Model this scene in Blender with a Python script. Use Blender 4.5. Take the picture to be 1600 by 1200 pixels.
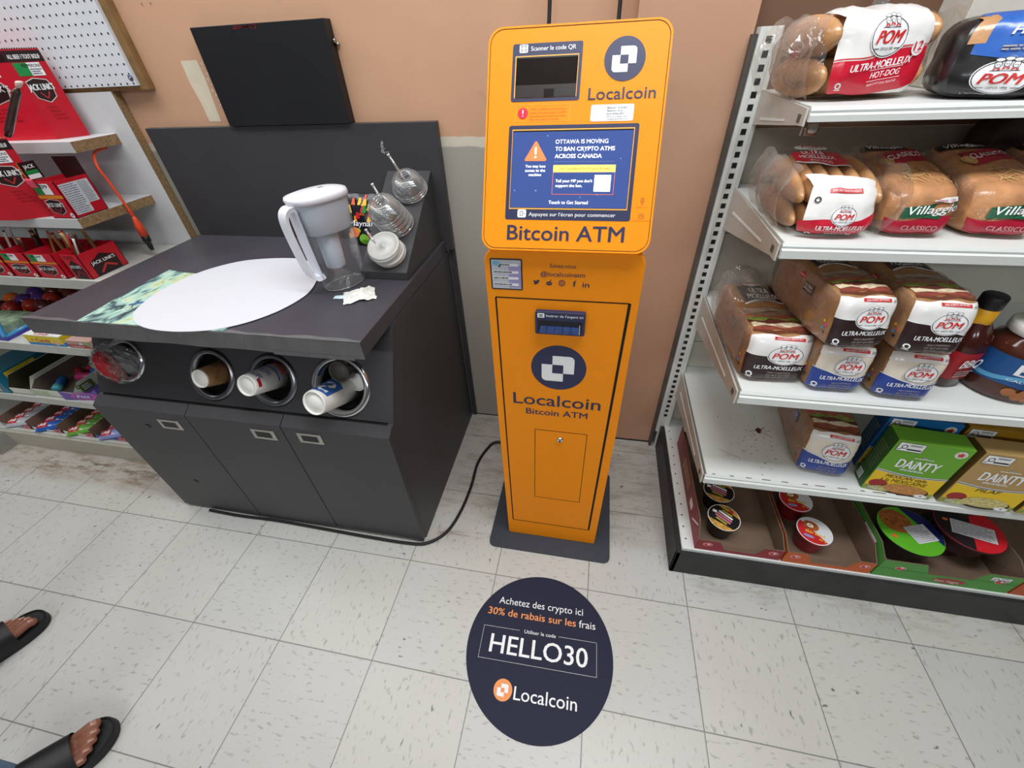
import bpy, bmesh, math, random
from mathutils import Vector, Matrix, noise as mnoise

SC = bpy.context.scene
COL = SC.collection
for _o in list(bpy.data.objects):
    bpy.data.objects.remove(_o)

# ------------------------------------------------------------------ camera
cam_d = bpy.data.cameras.new('camera')
cam = bpy.data.objects.new('camera', cam_d)
COL.objects.link(cam)
CAM_POS = Vector((2.056, -0.6124, 1.3587))
_yaw, _pit, _rol = -0.2186, 0.6902, 0.0548
_f = Vector((math.sin(_yaw) * math.cos(_pit), math.cos(_yaw) * math.cos(_pit), -math.sin(_pit)))
_r = Vector((math.cos(_yaw), -math.sin(_yaw), 0))
_d = _f.cross(_r)
_r2 = _r * math.cos(_rol) + _d * math.sin(_rol)
_d2 = -_r * math.sin(_rol) + _d * math.cos(_rol)
_m = Matrix((_r2, -_d2, -_f)).transposed().to_4x4()
_m.translation = CAM_POS
cam.matrix_world = _m
cam_d.sensor_fit = 'HORIZONTAL'
cam_d.sensor_width = 36.0
cam_d.lens = 634.87 / 1600 * 36.0
cam_d.clip_start = 0.02
SC.camera = cam

# ------------------------------------------------------------------ world, lights, exposure
SC.view_settings.view_transform = 'Standard'
SC.view_settings.look = 'None'
SC.view_settings.gamma = 1.0
SC.view_settings.use_curve_mapping = False
SC.view_settings.exposure = 0.10
W = bpy.data.worlds.new('world')
SC.world = W
W.use_nodes = True
_bg = W.node_tree.nodes['Background']
_bg.inputs['Color'].default_value = (0.94, 0.97, 1.0, 1)
_bg.inputs['Strength'].default_value = 0.08

def area(name, loc, sx, sy, power, color=(0.95, 0.98, 1.0), rot=(0, 0, 0)):
    l = bpy.data.lights.new(name, 'AREA')
    l.shape = 'RECTANGLE'; l.size = sx; l.size_y = sy
    l.energy = power; l.color = color
    o = bpy.data.objects.new(name, l)
    o.location = loc; o.rotation_euler = rot
    COL.objects.link(o)
    return o
area('ceiling_lamp', (-1.35, -0.30, 2.68), 0.5, 1.2, 9)
area('ceiling_lamp', (-0.30, 0.50, 2.68), 1.2, 0.3, 9)  # added lamp, put in to give the floor its sheen
area('ceiling_lamp', (0.75, 0.08, 2.68), 1.6, 0.4, 17)
area('ceiling_lamp', (2.40, -0.20, 2.68), 1.4, 0.4, 31)
area('ceiling_lamp', (0.7, -3.9, 2.68), 1.6, 0.6, 54)
area('ceiling_lamp', (3.2, -3.9, 2.68), 1.2, 0.6, 48)

# ------------------------------------------------------------------ materials
def lin(h):
    h = h.lstrip('#')
    c = [int(h[i:i + 2], 16) / 255 for i in (0, 2, 4)]
    return tuple(x / 12.92 if x <= 0.04045 else ((x + 0.055) / 1.055) ** 2.4 for x in c) + (1.0,)

_mats = {}
def M(name, hexc, rough=0.5, metal=0.0, spec=0.5, var=0.06, vscale=30, bump=0.0, bscale=120, emit=0.0,
      coat=0.0, alpha=1.0, trans=0.0, ior=1.45, sheen=0.0, sss=0.0):
    if name in _mats:
        return _mats[name]
    m = bpy.data.materials.new(name)
    m.use_nodes = True
    nt = m.node_tree
    b = nt.nodes['Principled BSDF']
    c = lin(hexc)
    b.inputs['Base Color'].default_value = c
    b.inputs['Roughness'].default_value = rough
    b.inputs['Metallic'].default_value = metal
    b.inputs['Specular IOR Level'].default_value = spec
    b.inputs['IOR'].default_value = ior
    b.inputs['Coat Weight'].default_value = coat
    b.inputs['Coat Roughness'].default_value = 0.12
    b.inputs['Alpha'].default_value = alpha
    b.inputs['Transmission Weight'].default_value = trans
    if sss:
        b.inputs['Subsurface Weight'].default_value = sss
        b.inputs['Subsurface Radius'].default_value = (0.01, 0.004, 0.002)
    if emit:
        b.inputs['Emission Color'].default_value = c
        b.inputs['Emission Strength'].default_value = emit
    tc = nt.nodes.new('ShaderNodeTexCoord')
    if var:
        n = nt.nodes.new('ShaderNodeTexNoise')
        n.inputs['Scale'].default_value = vscale
        n.inputs['Detail'].default_value = 4
        nt.links.new(tc.outputs['Object'], n.inputs['Vector'])
        r = nt.nodes.new('ShaderNodeValToRGB')
        r.color_ramp.elements[0].position = 0.3
        r.color_ramp.elements[1].position = 0.7
        r.color_ramp.elements[0].color = tuple(x * (1 - var) for x in c[:3]) + (1,)
        r.color_ramp.elements[1].color = tuple(min(1, x * (1 + var)) for x in c[:3]) + (1,)
        nt.links.new(n.outputs['Fac'], r.inputs['Fac'])
        nt.links.new(r.outputs['Color'], b.inputs['Base Color'])
    if bump:
        n2 = nt.nodes.new('ShaderNodeTexNoise')
        n2.inputs['Scale'].default_value = bscale
        n2.inputs['Detail'].default_value = 3
        nt.links.new(tc.outputs['Object'], n2.inputs['Vector'])
        bp = nt.nodes.new('ShaderNodeBump')
        bp.inputs['Strength'].default_value = bump
        bp.inputs['Distance'].default_value = 0.004
        nt.links.new(n2.outputs['Fac'], bp.inputs['Height'])
        nt.links.new(bp.outputs['Normal'], b.inputs['Normal'])
        if coat:
            nt.links.new(bp.outputs['Normal'], b.inputs['Coat Normal'])
    _mats[name] = m
    return m

def film(name, op=0.16, rough=0.12, tint='#ffffff', bump=0.6, bscale=45):
    """thin clear plastic: mostly see-through, with bright wrinkles"""
    if name in _mats:
        return _mats[name]
    m = bpy.data.materials.new(name); m.use_nodes = True
    nt = m.node_tree; nt.nodes.clear()
    out = nt.nodes.new('ShaderNodeOutputMaterial')
    tr = nt.nodes.new('ShaderNodeBsdfTransparent'); tr.inputs['Color'].default_value = lin(tint)
    gl = nt.nodes.new('ShaderNodeBsdfGlossy'); gl.inputs['Roughness'].default_value = rough
    df = nt.nodes.new('ShaderNodeBsdfDiffuse'); df.inputs['Color'].default_value = lin('#e8e8e8')
    mx0 = nt.nodes.new('ShaderNodeMixShader'); mx0.inputs[0].default_value = 0.35
    mx = nt.nodes.new('ShaderNodeMixShader')
    fr = nt.nodes.new('ShaderNodeLayerWeight'); fr.inputs['Blend'].default_value = 0.25
    ma = nt.nodes.new('ShaderNodeMath'); ma.operation = 'MULTIPLY_ADD'
    ma.inputs[1].default_value = 0.55; ma.inputs[2].default_value = op
    tc = nt.nodes.new('ShaderNodeTexCoord'); n2 = nt.nodes.new('ShaderNodeTexNoise')
    n2.inputs['Scale'].default_value = bscale; n2.inputs['Detail'].default_value = 2
    n2.inputs['Distortion'].default_value = 1.0
    bp = nt.nodes.new('ShaderNodeBump'); bp.inputs['Strength'].default_value = bump; bp.inputs['Distance'].default_value = 0.01
    nt.links.new(tc.outputs['Object'], n2.inputs['Vector']); nt.links.new(n2.outputs['Fac'], bp.inputs['Height'])
    for s in (gl, df, fr):
        nt.links.new(bp.outputs['Normal'], s.inputs['Normal'])
    nt.links.new(fr.outputs['Facing'], ma.inputs[0]); nt.links.new(ma.outputs[0], mx.inputs[0])
    nt.links.new(gl.outputs[0], mx0.inputs[1]); nt.links.new(df.outputs[0], mx0.inputs[2])
    nt.links.new(tr.outputs[0], mx.inputs[1]); nt.links.new(mx0.outputs[0], mx.inputs[2])
    nt.links.new(mx.outputs[0], out.inputs['Surface'])
    _mats[name] = m
    return m

# ------------------------------------------------------------------ mesh builder
class MB:
    def __init__(s):
        s.v = []; s.f = []; s.m = []; s.sm = []; s.mats = []; s.dec = []
    def mi(s, mat):
        if mat not in s.mats: s.mats.append(mat)
        return s.mats.index(mat)
    def add(s, vs, fs, mat, smooth=False, decal=False):
        b = len(s.v); k = s.mi(mat)
        s.v.extend(tuple(v) for v in vs)
        for f in fs:
            s.f.append(tuple(b + i for i in f)); s.m.append(k); s.sm.append(smooth); s.dec.append(decal)
    def bmesh(s, bm, mat, smooth=False):
        bm.verts.index_update()
        s.add([v.co.copy() for v in bm.verts], [[v.index for v in f.verts] for f in bm.faces], mat, smooth)
        bm.free()
    def box(s, x0, x1, y0, y1, z0, z1, mat, bev=0.0, seg=1, smooth=False):
        bm = bmesh.new()
        bmesh.ops.create_cube(bm, size=1)
        for v in bm.verts:
            v.co = Vector((x0 + (v.co.x + .5) * (x1 - x0), y0 + (v.co.y + .5) * (y1 - y0), z0 + (v.co.z + .5) * (z1 - z0)))
        if bev:
            bmesh.ops.bevel(bm, geom=bm.edges[:], offset=bev, segments=seg, affect='EDGES', profile=0.5)
        s.bmesh(bm, mat, smooth)
    def prism(s, pts, axis, a0, a1, mat, bev=0.0):
        """extrude the outline pts along an axis; pts hold the other two coordinates in order"""
        def P(p, a):
            return {'x': (a, p[0], p[1]), 'y': (p[0], a, p[1]), 'z': (p[0], p[1], a)}[axis]
        bm = bmesh.new()
        A = [bm.verts.new(P(p, a0)) for p in pts]; B = [bm.verts.new(P(p, a1)) for p in pts]
        n = len(pts)
        bm.faces.new(A); bm.faces.new(B[::-1])
        for i in range(n):
            bm.faces.new((A[i], A[(i + 1) % n], B[(i + 1) % n], B[i]))
        if bev:
            bmesh.ops.bevel(bm, geom=bm.edges[:], offset=bev, segments=1, affect='EDGES')
        s.bmesh(bm, mat)
    def lathe(s, prof, loc, mat, axis=(0, 0, 1), n=32, smooth=True, sx=1.0, sy=1.0, cap=False):
        ax = Vector(axis).normalized()
        q = Vector((0, 0, 1)).rotation_difference(ax)
        L = Vector(loc); vs = []; fs = []
        for (r, z) in prof:
            for i in range(n):
                a = 2 * math.pi * i / n
                vs.append(L + q @ Vector((r * math.cos(a) * sx, r * math.sin(a) * sy, z)))
        for j in range(len(prof) - 1):
            for i in range(n):
                fs.append((j * n + i, j * n + (i + 1) % n, (j + 1) * n + (i + 1) % n, (j + 1) * n + i))
        if cap:
            fs.append(tuple(range(n))[::-1]); fs.append(tuple((len(prof) - 1) * n + i for i in range(n)))
        s.add(vs, fs, mat, smooth)
    def tube(s, pts, rad, mat, n=8, smooth=True, flat=1.0):
        pts = [Vector(p) for p in pts]; vs = []; fs = []
        up = Vector((0, 0, 1)); prev = None
        for i, p in enumerate(pts):
            t = (pts[min(i + 1, len(pts) - 1)] - pts[max(i - 1, 0)]).normalized()
            if prev is None:
                a = t.cross(up)
                if a.length < 1e-3: a = t.cross(Vector((1, 0, 0)))
                a.normalize()
            else:
                a = prev - t * prev.dot(t); a.normalize()
            prev = a; b = t.cross(a)
            r = rad[i] if isinstance(rad, (list, tuple)) else rad
            for k in range(n):
                an = 2 * math.pi * k / n
                vs.append(p + a * (r * math.cos(an)) + b * (r * flat * math.sin(an)))
        for i in range(len(pts) - 1):
            for k in range(n):
                fs.append((i * n + k, i * n + (k + 1) % n, (i + 1) * n + (k + 1) % n, (i + 1) * n + k))
        fs.append(tuple(range(n))[::-1]); fs.append(tuple((len(pts) - 1) * n + k for k in range(n)))
        s.add(vs, fs, mat, smooth)
    def grid(s, fn, nu, nv, mat, smooth=True, u0=0., u1=1., v0=0., v1=1., decal=False):
        vs = [fn(u0 + (u1 - u0) * i / nu, v0 + (v1 - v0) * j / nv) for j in range(nv + 1) for i in range(nu + 1)]
        fs = [(j * (nu + 1) + i, j * (nu + 1) + i + 1, (j + 1) * (nu + 1) + i + 1, (j + 1) * (nu + 1) + i) for j in range(nv) for i in range(nu)]
        s.add(vs, fs, mat, smooth, decal)
    def ball(s, c, rx, ry, rz, mat, n=16, m=10, rot=None):
        c = Vector(c); vs = []; fs = []
        for j in range(m + 1):
            th = math.pi * j / m
            for i in range(n):
                a = 2 * math.pi * i / n
                p = Vector((rx * math.sin(th) * math.cos(a), ry * math.sin(th) * math.sin(a), rz * math.cos(th)))
                if rot: p = rot @ p
                vs.append(c + p)
        for j in range(m):
            for i in range(n):
                fs.append((j * n + i, (j + 1) * n + i, (j + 1) * n + (i + 1) % n, j * n + (i + 1) % n))
        s.add(vs, fs, mat, True)
    def build(s, name, parent=None, off=None, label=None, recalc=True):
        me = bpy.data.meshes.new(name)
        o3 = Vector(off) if off is not None else Vector((0, 0, 0))
        me.from_pydata([Vector(v) - o3 for v in s.v], [], s.f)
        for m in s.mats: me.materials.append(m)
        me.polygons.foreach_set('material_index', s.m)
        me.polygons.foreach_set('use_smooth', s.sm)
        if recalc:
            bm = bmesh.new(); bm.from_mesh(me)
            fs = [f for f, d in zip(bm.faces, s.dec) if not d]
            bmesh.ops.recalc_face_normals(bm, faces=fs)
            bm.to_mesh(me); bm.free()
        me.update()
        o = bpy.data.objects.new(name, me)
        COL.objects.link(o)
        if parent is not None: o.parent = parent
        if label: o['label'] = label
        return o

def tag(o, label, cat, group=None, kind=None):
    o['label'] = label; o['category'] = cat
    if group: o['group'] = group
    if kind: o['kind'] = kind
    return o
def thing(name, label, cat, loc=(0, 0, 0), rz=0.0, group=None):
    o = bpy.data.objects.new(name, None); COL.objects.link(o)
    o.empty_display_size = 0.05
    o.location = loc; o.rotation_euler = (0, 0, rz)
    return tag(o, label, cat, group)
def struct(o):
    o['kind'] = 'structure'; return o
def dup(root, loc=None, rz=None, label=None, group=None, rot=None):
    r = root.copy(); COL.objects.link(r)
    if loc is not None: r.location = loc
    if rz is not None: r.rotation_euler = (0, 0, rz)
    if rot is not None: r.rotation_euler = rot
    if label: r['label'] = label
    if group: r['group'] = group
    for ch in list(root.children):
        c = ch.copy(); COL.objects.link(c); c.parent = r
        for g in ch.children:
            d = g.copy(); COL.objects.link(d); d.parent = c
    return r

# ------------------------------------------------------------------ decals: printing laid on a surface S(u, v, lift)
class Flat:
    def __init__(s, O, U, V):
        s.O = Vector(O); s.U = Vector(U); s.V = Vector(V); s.N = s.U.cross(s.V).normalized()
    def __call__(s, u, v, l=0.0):
        return s.O + s.U * u + s.V * v + s.N * l
def d_rect(mb, S, x0, y0, x1, y1, mat, l=.0005, nx=1, ny=1):
    mb.grid(lambda u, v: S(u, v, l), nx, ny, mat, nx > 1, x0, x1, y0, y1, decal=True)
def d_poly(mb, S, pts, mat, l=.0005):
    mb.add([S(p[0], p[1], l) for p in pts], [tuple(range(len(pts)))], mat, False, True)
def rr_pts(x0, y0, x1, y1, r, n=6, corners='1234', k=1.0):
    """rounded rectangle outline; corners: 1 lower-left, 2 lower-right, 3 upper-right, 4 upper-left; k = y/x unit ratio"""
    out = []
    for c, (cx, cy, a0) in (('1', (x0 + r, y0 + r * k, 180)), ('2', (x1 - r, y0 + r * k, 270)), ('3', (x1 - r, y1 - r * k, 0)), ('4', (x0 + r, y1 - r * k, 90))):
        if c in corners:
            for i in range(n + 1):
                a = math.radians(a0 + 90 * i / n)
                out.append((cx + r * math.cos(a), cy + r * k * math.sin(a)))
        else:
            out.append({'1': (x0, y0), '2': (x1, y0), '3': (x1, y1), '4': (x0, y1)}[c])
    return out
def d_rrect(mb, S, x0, y0, x1, y1, r, mat, l=.0005, corners='1234', k=1.0):
    d_poly(mb, S, rr_pts(x0, y0, x1, y1, r, 6, corners, k), mat, l)
def d_disc(mb, S, cx, cy, rx, ry, mat, l=.0005, n=28, rings=1):
    vs = [S(cx, cy, l)]; fs = []
    for j in range(1, rings + 1):
        for i in range(n):
            a = 2 * math.pi * i / n
            vs.append(S(cx + rx * j / rings * math.cos(a), cy + ry * j / rings * math.sin(a), l))
    for i in range(n):
        fs.append((0, 1 + i, 1 + (i + 1) % n))
    for j in range(rings - 1):
        for i in range(n):
            a, b = 1 + j * n, 1 + (j + 1) * n
            fs.append((a + i, b + i, b + (i + 1) % n, a + (i + 1) % n))
    mb.add(vs, fs, mat, rings > 1, True)
def d_ring(mb, S, cx, cy, rx, ry, w, mat, l=.0006, n=32, k=1.0):
    vs = []; fs = []
    for i in range(n):
        a = 2 * math.pi * i / n; c, s_ = math.cos(a), math.sin(a)
        vs.append(S(cx + (rx - w) * c, cy + (ry - w * k) * s_, l)); vs.append(S(cx + rx * c, cy + ry * s_, l))
    for i in range(n):
        j = (i + 1) % n
        fs.append((2 * i, 2 * i + 1, 2 * j + 1, 2 * j))
    mb.add(vs, fs, mat, False, True)
def d_line(mb, S, p, q, w, mat, l=.0006, n=1):
    dx, dy = q[0] - p[0], q[1] - p[1]; L = math.hypot(dx, dy) or 1
    nx, ny = -dy / L * w / 2, dx / L * w / 2
    vs = []
    for i in range(n + 1):
        t = i / n
        vs += [S(p[0] + dx * t + nx, p[1] + dy * t + ny, l), S(p[0] + dx * t - nx, p[1] + dy * t - ny, l)]
    mb.add(vs, [(2 * i, 2 * i + 1, 2 * i + 3, 2 * i + 2) for i in range(n)], mat, False, True)
def d_frame(mb, S, x0, y0, x1, y1, w, mat, l=.0006):
    d_rect(mb, S, x0, y0, x1, y0 + w, mat, l); d_rect(mb, S, x0, y1 - w, x1, y1, mat, l)
    d_rect(mb, S, x0, y0 + w, x0 + w, y1 - w, mat, l); d_rect(mb, S, x1 - w, y0 + w, x1, y1 - w, mat, l)
def d_band(mb, S, u0, u1, flo, fhi, mat, l=.001, nx=20, ny=8):
    lo = flo if callable(flo) else (lambda u: flo); hi = fhi if callable(fhi) else (lambda u: fhi)
    mb.grid(lambda u, t: S(u, lo(u) + (hi(u) - lo(u)) * t, l), nx, ny, mat, True, u0, u1, 0, 1, decal=True)
_tc = {}
def _text(s, bold):
    k = (s, bold)
    if k not in _tc:
        c = bpy.data.curves.new('t', 'FONT'); c.body = s; c.offset = bold; c.resolution_u = 3
        o = bpy.data.objects.new('t', c); me = o.to_mesh()
        vs = [(v.co.x, v.co.y) for v in me.vertices]; fs = [tuple(p.vertices) for p in me.polygons]
        o.to_mesh_clear(); bpy.data.objects.remove(o); bpy.data.curves.remove(c)
        x0 = min(v[0] for v in vs); x1 = max(v[0] for v in vs)
        _tc[k] = ([((v[0] - x0) / (x1 - x0), v[1] / 0.70) for v in vs], fs, (x1 - x0) / 0.70)
    return _tc[k]
def d_text(mb, S, s, x, y, w, h, mat, l=.0009, bold=0.012, shear=0.0, arc=0.0, rot=0.0):
    """s on the baseline from (x, y): w wide (0 = natural), capitals h high"""
    extra = max(0.0, bold) * 1.4      # heavier strokes: overprint slightly shifted copies
    bold = 0.0
    vs, fs, asp = _text(s, bold)
    if not w: w = asp * h
    if extra:
        k = extra * h
        for j, (dx, dy) in enumerate(((0, 0), (k, 0), (k * .5, k * .35))):
            d_text(mb, S, s, x + dx, y + dy - k * .15, w - k, h, mat, l + .00003 * j, 0.0, shear, arc, rot)
        return
    cr, sr = math.cos(rot), math.sin(rot)
    out = []
    for a, b in vs:
        px = a * w + b * h * shear; py = b * h + arc * (1 - (2 * a - 1) ** 2)
        out.append(S(x + px * cr - py * sr, y + px * sr + py * cr, l))
    mb.add(out, fs, mat, False, True)
def d_textc(mb, S, s, cx, y, w, h, mat, l=.0009, bold=0.012, shear=0.0):
    if not w: w = _text(s, bold)[2] * h
    d_text(mb, S, s, cx - w / 2, y, w, h, mat, l, bold, shear)
def d_lines(mb, S, x0, y0, x1, y1, n, mat, l=.0007, seed=0, frac=0.55):
    """illegibly small print: n ragged lines of word blocks"""
    rnd = random.Random(seed)
    step = (y1 - y0) / n
    for i in range(n):
        y = y1 - step * (i + 1) + step * (1 - frac) / 2
        x = x0; end = x1 - (x1 - x0) * rnd.random() * .25
        while x < end:
            w = (x1 - x0) * (0.05 + rnd.random() * .16)
            w = min(w, end - x)
            d_rect(mb, S, x, y, x + w, y + step * frac, mat, l)
            x += w + (x1 - x0) * .025

# ------------------------------------------------------------------ palette
navy = M('navy_print', '#2b2f52', .45, var=.02)
white = M('white_print', '#f2f3f5', .45, var=.02)
black = M('black_print', '#17161a', .45, var=.02)
red = M('red_print', '#c8202c', .4, var=.03)
# ------------------------------------------------------------------ floor: speckled vinyl tiles, 0.3048 m
def floor_material():
    m = bpy.data.materials.new('vinyl_tile'); m.use_nodes = True
    nt = m.node_tree; N = nt.nodes; L = nt.links; b = N['Principled BSDF']
    tc = N.new('ShaderNodeTexCoord')
    def math_(op, a, b_=None, c=None):
        n = N.new('ShaderNodeMath'); n.operation = op
        for i, q in enumerate((a, b_, c)):
            if q is None: continue
            if hasattr(q, 'links'): L.new(q, n.inputs[i])
            else: n.inputs[i].default_value = q
        return n.outputs[0]
    sx = N.new('ShaderNodeSeparateXYZ'); L.new(tc.outputs['Object'], sx.inputs[0])
    tx = math_('DIVIDE', sx.outputs[0], .3048); ty = math_('DIVIDE', sx.outputs[1], .3048)
    def edge(t):
        f = math_('FRACT', t); return math_('MINIMUM', f, math_('SUBTRACT', 1.0, f))
    e = math_('MINIMUM', edge(tx), edge(ty))
    line = N.new('ShaderNodeMapRange'); L.new(e, line.inputs[0])
    line.inputs[1].default_value = .0025; line.inputs[2].default_value = .0065; line.inputs[3].default_value = 1; line.inputs[4].default_value = 0
    par = math_('MODULO', math_('ADD', math_('ADD', math_('FLOOR', tx), math_('FLOOR', ty)), 100), 2.0)
    def flecks(scale, stretch, lo, hi):
        outs = []
        for k in (0, 1):
            mp = N.new('ShaderNodeMapping'); L.new(tc.outputs['Object'], mp.inputs[0])
            mp.inputs['Scale'].default_value = (1, stretch, 1) if k else (stretch, 1, 1)
            mp.inputs['Rotation'].default_value = (0, 0, .25 if k else -.2)
            n = N.new('ShaderNodeTexNoise'); n.inputs['Scale'].default_value = scale; n.inputs['Detail'].default_value = 2
            L.new(mp.outputs[0], n.inputs['Vector'])
            r = N.new('ShaderNodeMapRange'); L.new(n.outputs['Fac'], r.inputs[0])
            r.inputs[1].default_value = lo; r.inputs[2].default_value = hi
            outs.append(r.outputs[0])
        mx = N.new('ShaderNodeMix'); L.new(par, mx.inputs['Factor']); L.new(outs[0], mx.inputs['A']); L.new(outs[1], mx.inputs['B'])
        return mx.outputs['Result']
    fine = flecks(105, .38, .60, .70); coarse = flecks(50, .5, .715, .75)
    def mix(fac, a, b_):
        n = N.new('ShaderNodeMix'); n.data_type = 'RGBA'
        if hasattr(fac, 'links'): L.new(fac, n.inputs[0])
        else: n.inputs[0].default_value = fac
        for i, q in ((6, a), (7, b_)):
            if hasattr(q, 'links'): L.new(q, n.inputs[i])
            else: n.inputs[i].default_value = lin(q)
        return n.outputs[2]
    nz = N.new('ShaderNodeTexNoise'); nz.inputs['Scale'].default_value = 3.5; nz.inputs['Detail'].default_value = 5
    L.new(tc.outputs['Object'], nz.inputs['Vector'])
    base = mix(nz.outputs['Fac'], '#b9b8b3', '#c8c8c5')
    # each tile a hair different
    wn = N.new('ShaderNodeTexWhiteNoise'); wn.noise_dimensions = '2D'
    cb = N.new('ShaderNodeCombineXYZ'); L.new(math_('FLOOR', tx), cb.inputs[0]); L.new(math_('FLOOR', ty), cb.inputs[1]); L.new(cb.outputs[0], wn.inputs['Vector'])
    base = mix(math_('MULTIPLY', wn.outputs[0], .35), base, '#cfcbbf')
    col = mix(math_('MULTIPLY', fine, .6), base, '#8d8c86')
    col = mix(math_('MULTIPLY', coarse, .8), col, '#4c4a47')
    # grime: along the unit skirtings and where the feet of the units stand
    n2 = N.new('ShaderNodeTexNoise'); n2.inputs['Scale'].default_value = 11; n2.inputs['Detail'].default_value = 8; n2.inputs['Roughness'].default_value = .7
    mp2 = N.new('ShaderNodeMapping'); mp2.inputs['Scale'].default_value = (.6, 2.2, 1); L.new(tc.outputs['Object'], mp2.inputs[0]); L.new(mp2.outputs[0], n2.inputs['Vector'])
    def zone(x0, x1, y0, y1, s):
        def sm(v, a, c, inv):
            r = N.new('ShaderNodeMapRange'); r.interpolation_type = 'SMOOTHSTEP'; L.new(v, r.inputs[0])
            r.inputs[1].default_value = a; r.inputs[2].default_value = c
            if inv: r.inputs[3].default_value = 1; r.inputs[4].default_value = 0
            return r.outputs[0]
        z = math_('MULTIPLY', sm(sx.outputs[0], x0 - s, x0 + s, False), sm(sx.outputs[0], x1 - s, x1 + s, True))
        z = math_('MULTIPLY', z, sm(sx.outputs[1], y0 - s, y0 + s, False))
        return math_('MULTIPLY', z, sm(sx.outputs[1], y1 - s, y1 + s, True))
    thr = N.new('ShaderNodeMapRange'); L.new(n2.outputs['Fac'], thr.inputs[0]); thr.inputs[1].default_value = .47; thr.inputs[2].default_value = .62
    wear = math_('MULTIPLY', zone(-1.0, .55, .10, .27, .04), math_('MULTIPLY_ADD', thr.outputs[0], .6, .30))
    col = mix(wear, col, '#8d765c')
    d2 = math_('MULTIPLY', zone(-.30, .35, .165, .205, .02), thr.outputs[0])
    col = mix(math_('MULTIPLY', d2, .8), col, '#54402f')
    d3 = math_('MULTIPLY', zone(1.585, 1.79, .10, .135, .012), thr.outputs[0])
    col = mix(math_('MULTIPLY', d3, .9), col, '#7a4b2c')
    d4 = math_('MULTIPLY', zone(1.55, 2.4, .2, .8, .05), math_('MULTIPLY_ADD', thr.outputs[0], .5, .12))
    col = mix(d4, col, '#8f8779')
    d5 = math_('MULTIPLY', zone(2.45, 3.8, .05, .12, .03), thr.outputs[0])
    col = mix(math_('MULTIPLY', d5, .45), col, '#837866')
    col = mix(math_('MULTIPLY', line.outputs[0], .72), col, '#4f4c48')
    L.new(col, b.inputs['Base Color'])
    ro = N.new('ShaderNodeMapRange'); L.new(nz.outputs['Fac'], ro.inputs[0]); ro.inputs[3].default_value = .30; ro.inputs[4].default_value = .42
    L.new(ro.outputs[0], b.inputs['Roughness'])
    b.inputs['Specular IOR Level'].default_value = .45
    bp = N.new('ShaderNodeBump'); bp.inputs['Strength'].default_value = .25; bp.inputs['Distance'].default_value = .001; bp.invert = True
    L.new(line.outputs[0], bp.inputs['Height']); L.new(bp.outputs[0], b.inputs['Normal'])
    return m
mb = MB(); mb.box(-3.0, 5.2, -4.2, .75, -.05, 0, floor_material()); struct(mb.build('floor'))

# ------------------------------------------------------------------ walls
def wall_material(name, upper, lower, split, lowvar=.05):
    """painted plaster; split: height of the ragged paint line (None = one paint)"""
    m = bpy.data.materials.new(name); m.use_nodes = True
    nt = m.node_tree; N = nt.nodes; L = nt.links; b = N['Principled BSDF']
    tc = N.new('ShaderNodeTexCoord'); sx = N.new('ShaderNodeSeparateXYZ'); L.new(tc.outputs['Object'], sx.inputs[0])
    def mix(fac, a, c):
        n = N.new('ShaderNodeMix'); n.data_type = 'RGBA'
        L.new(fac, n.inputs[0])
        for i, q in ((6, a), (7, c)):
            if hasattr(q, 'links'): L.new(q, n.inputs[i])
            else: n.inputs[i].default_value = lin(q)
        return n.outputs[2]
    nz = N.new('ShaderNodeTexNoise'); nz.inputs['Scale'].default_value = 4; nz.inputs['Detail'].default_value = 6; L.new(tc.outputs['Object'], nz.inputs['Vector'])
    def shade(h, k):
        c = h.lstrip('#'); return '#' + ''.join('%02x' % max(0, min(255, int(int(c[i:i + 2], 16) * k))) for i in (0, 2, 4))
    up = mix(nz.outputs['Fac'], shade(upper, .95), shade(upper, 1.05))
    col = up
    if split is not None:
        lo = mix(nz.outputs['Fac'], shade(lower, 1 - lowvar), shade(lower, 1 + lowvar))
        n1 = N.new('ShaderNodeTexNoise'); n1.inputs['Scale'].default_value = 14; n1.inputs['Detail'].default_value = 5; L.new(tc.outputs['Object'], n1.inputs['Vector'])
        ma = N.new('ShaderNodeMath'); ma.operation = 'MULTIPLY_ADD'; L.new(n1.outputs['Fac'], ma.inputs[0]); ma.inputs[1].default_value = .02; L.new(sx.outputs[2], ma.inputs[2])
        def step(z, w=.002):
            r = N.new('ShaderNodeMapRange'); L.new(ma.outputs[0], r.inputs[0]); r.inputs[1].default_value = z + .01; r.inputs[2].default_value = z + .01 + w
            return r.outputs[0]
        cream = mix(step(split - .028, .004), lo, '#d3ccbb')
        col = mix(step(split), cream, up)
    n3 = N.new('ShaderNodeTexNoise'); n3.inputs['Scale'].default_value = 9; n3.inputs['Detail'].default_value = 2; L.new(tc.outputs['Object'], n3.inputs['Vector'])
    r3 = N.new('ShaderNodeMapRange'); L.new(n3.outputs['Fac'], r3.inputs[0]); r3.inputs[1].default_value = .70; r3.inputs[2].default_value = .80; r3.inputs[4].default_value = .35
    col = mix(r3.outputs[0], col, '#8a6f5c' if split is None else '#8f7a68')
    L.new(col, b.inputs['Base Color']); b.inputs['Roughness'].default_value = .55
    b.inputs['Specular IOR Level'].default_value = .3
    nb = N.new('ShaderNodeTexNoise'); nb.inputs['Scale'].default_value = 90; L.new(tc.outputs['Object'], nb.inputs['Vector'])
    bp = N.new('ShaderNodeBump'); bp.inputs['Strength'].default_value = .12; bp.inputs['Distance'].default_value = .003; L.new(nb.outputs['Fac'], bp.inputs['Height']); L.new(bp.outputs[0], b.inputs['Normal'])
    return m
tan = '#cda284'
cream = M('bare_plaster', '#d9cdb6', .7, var=.04)
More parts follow.
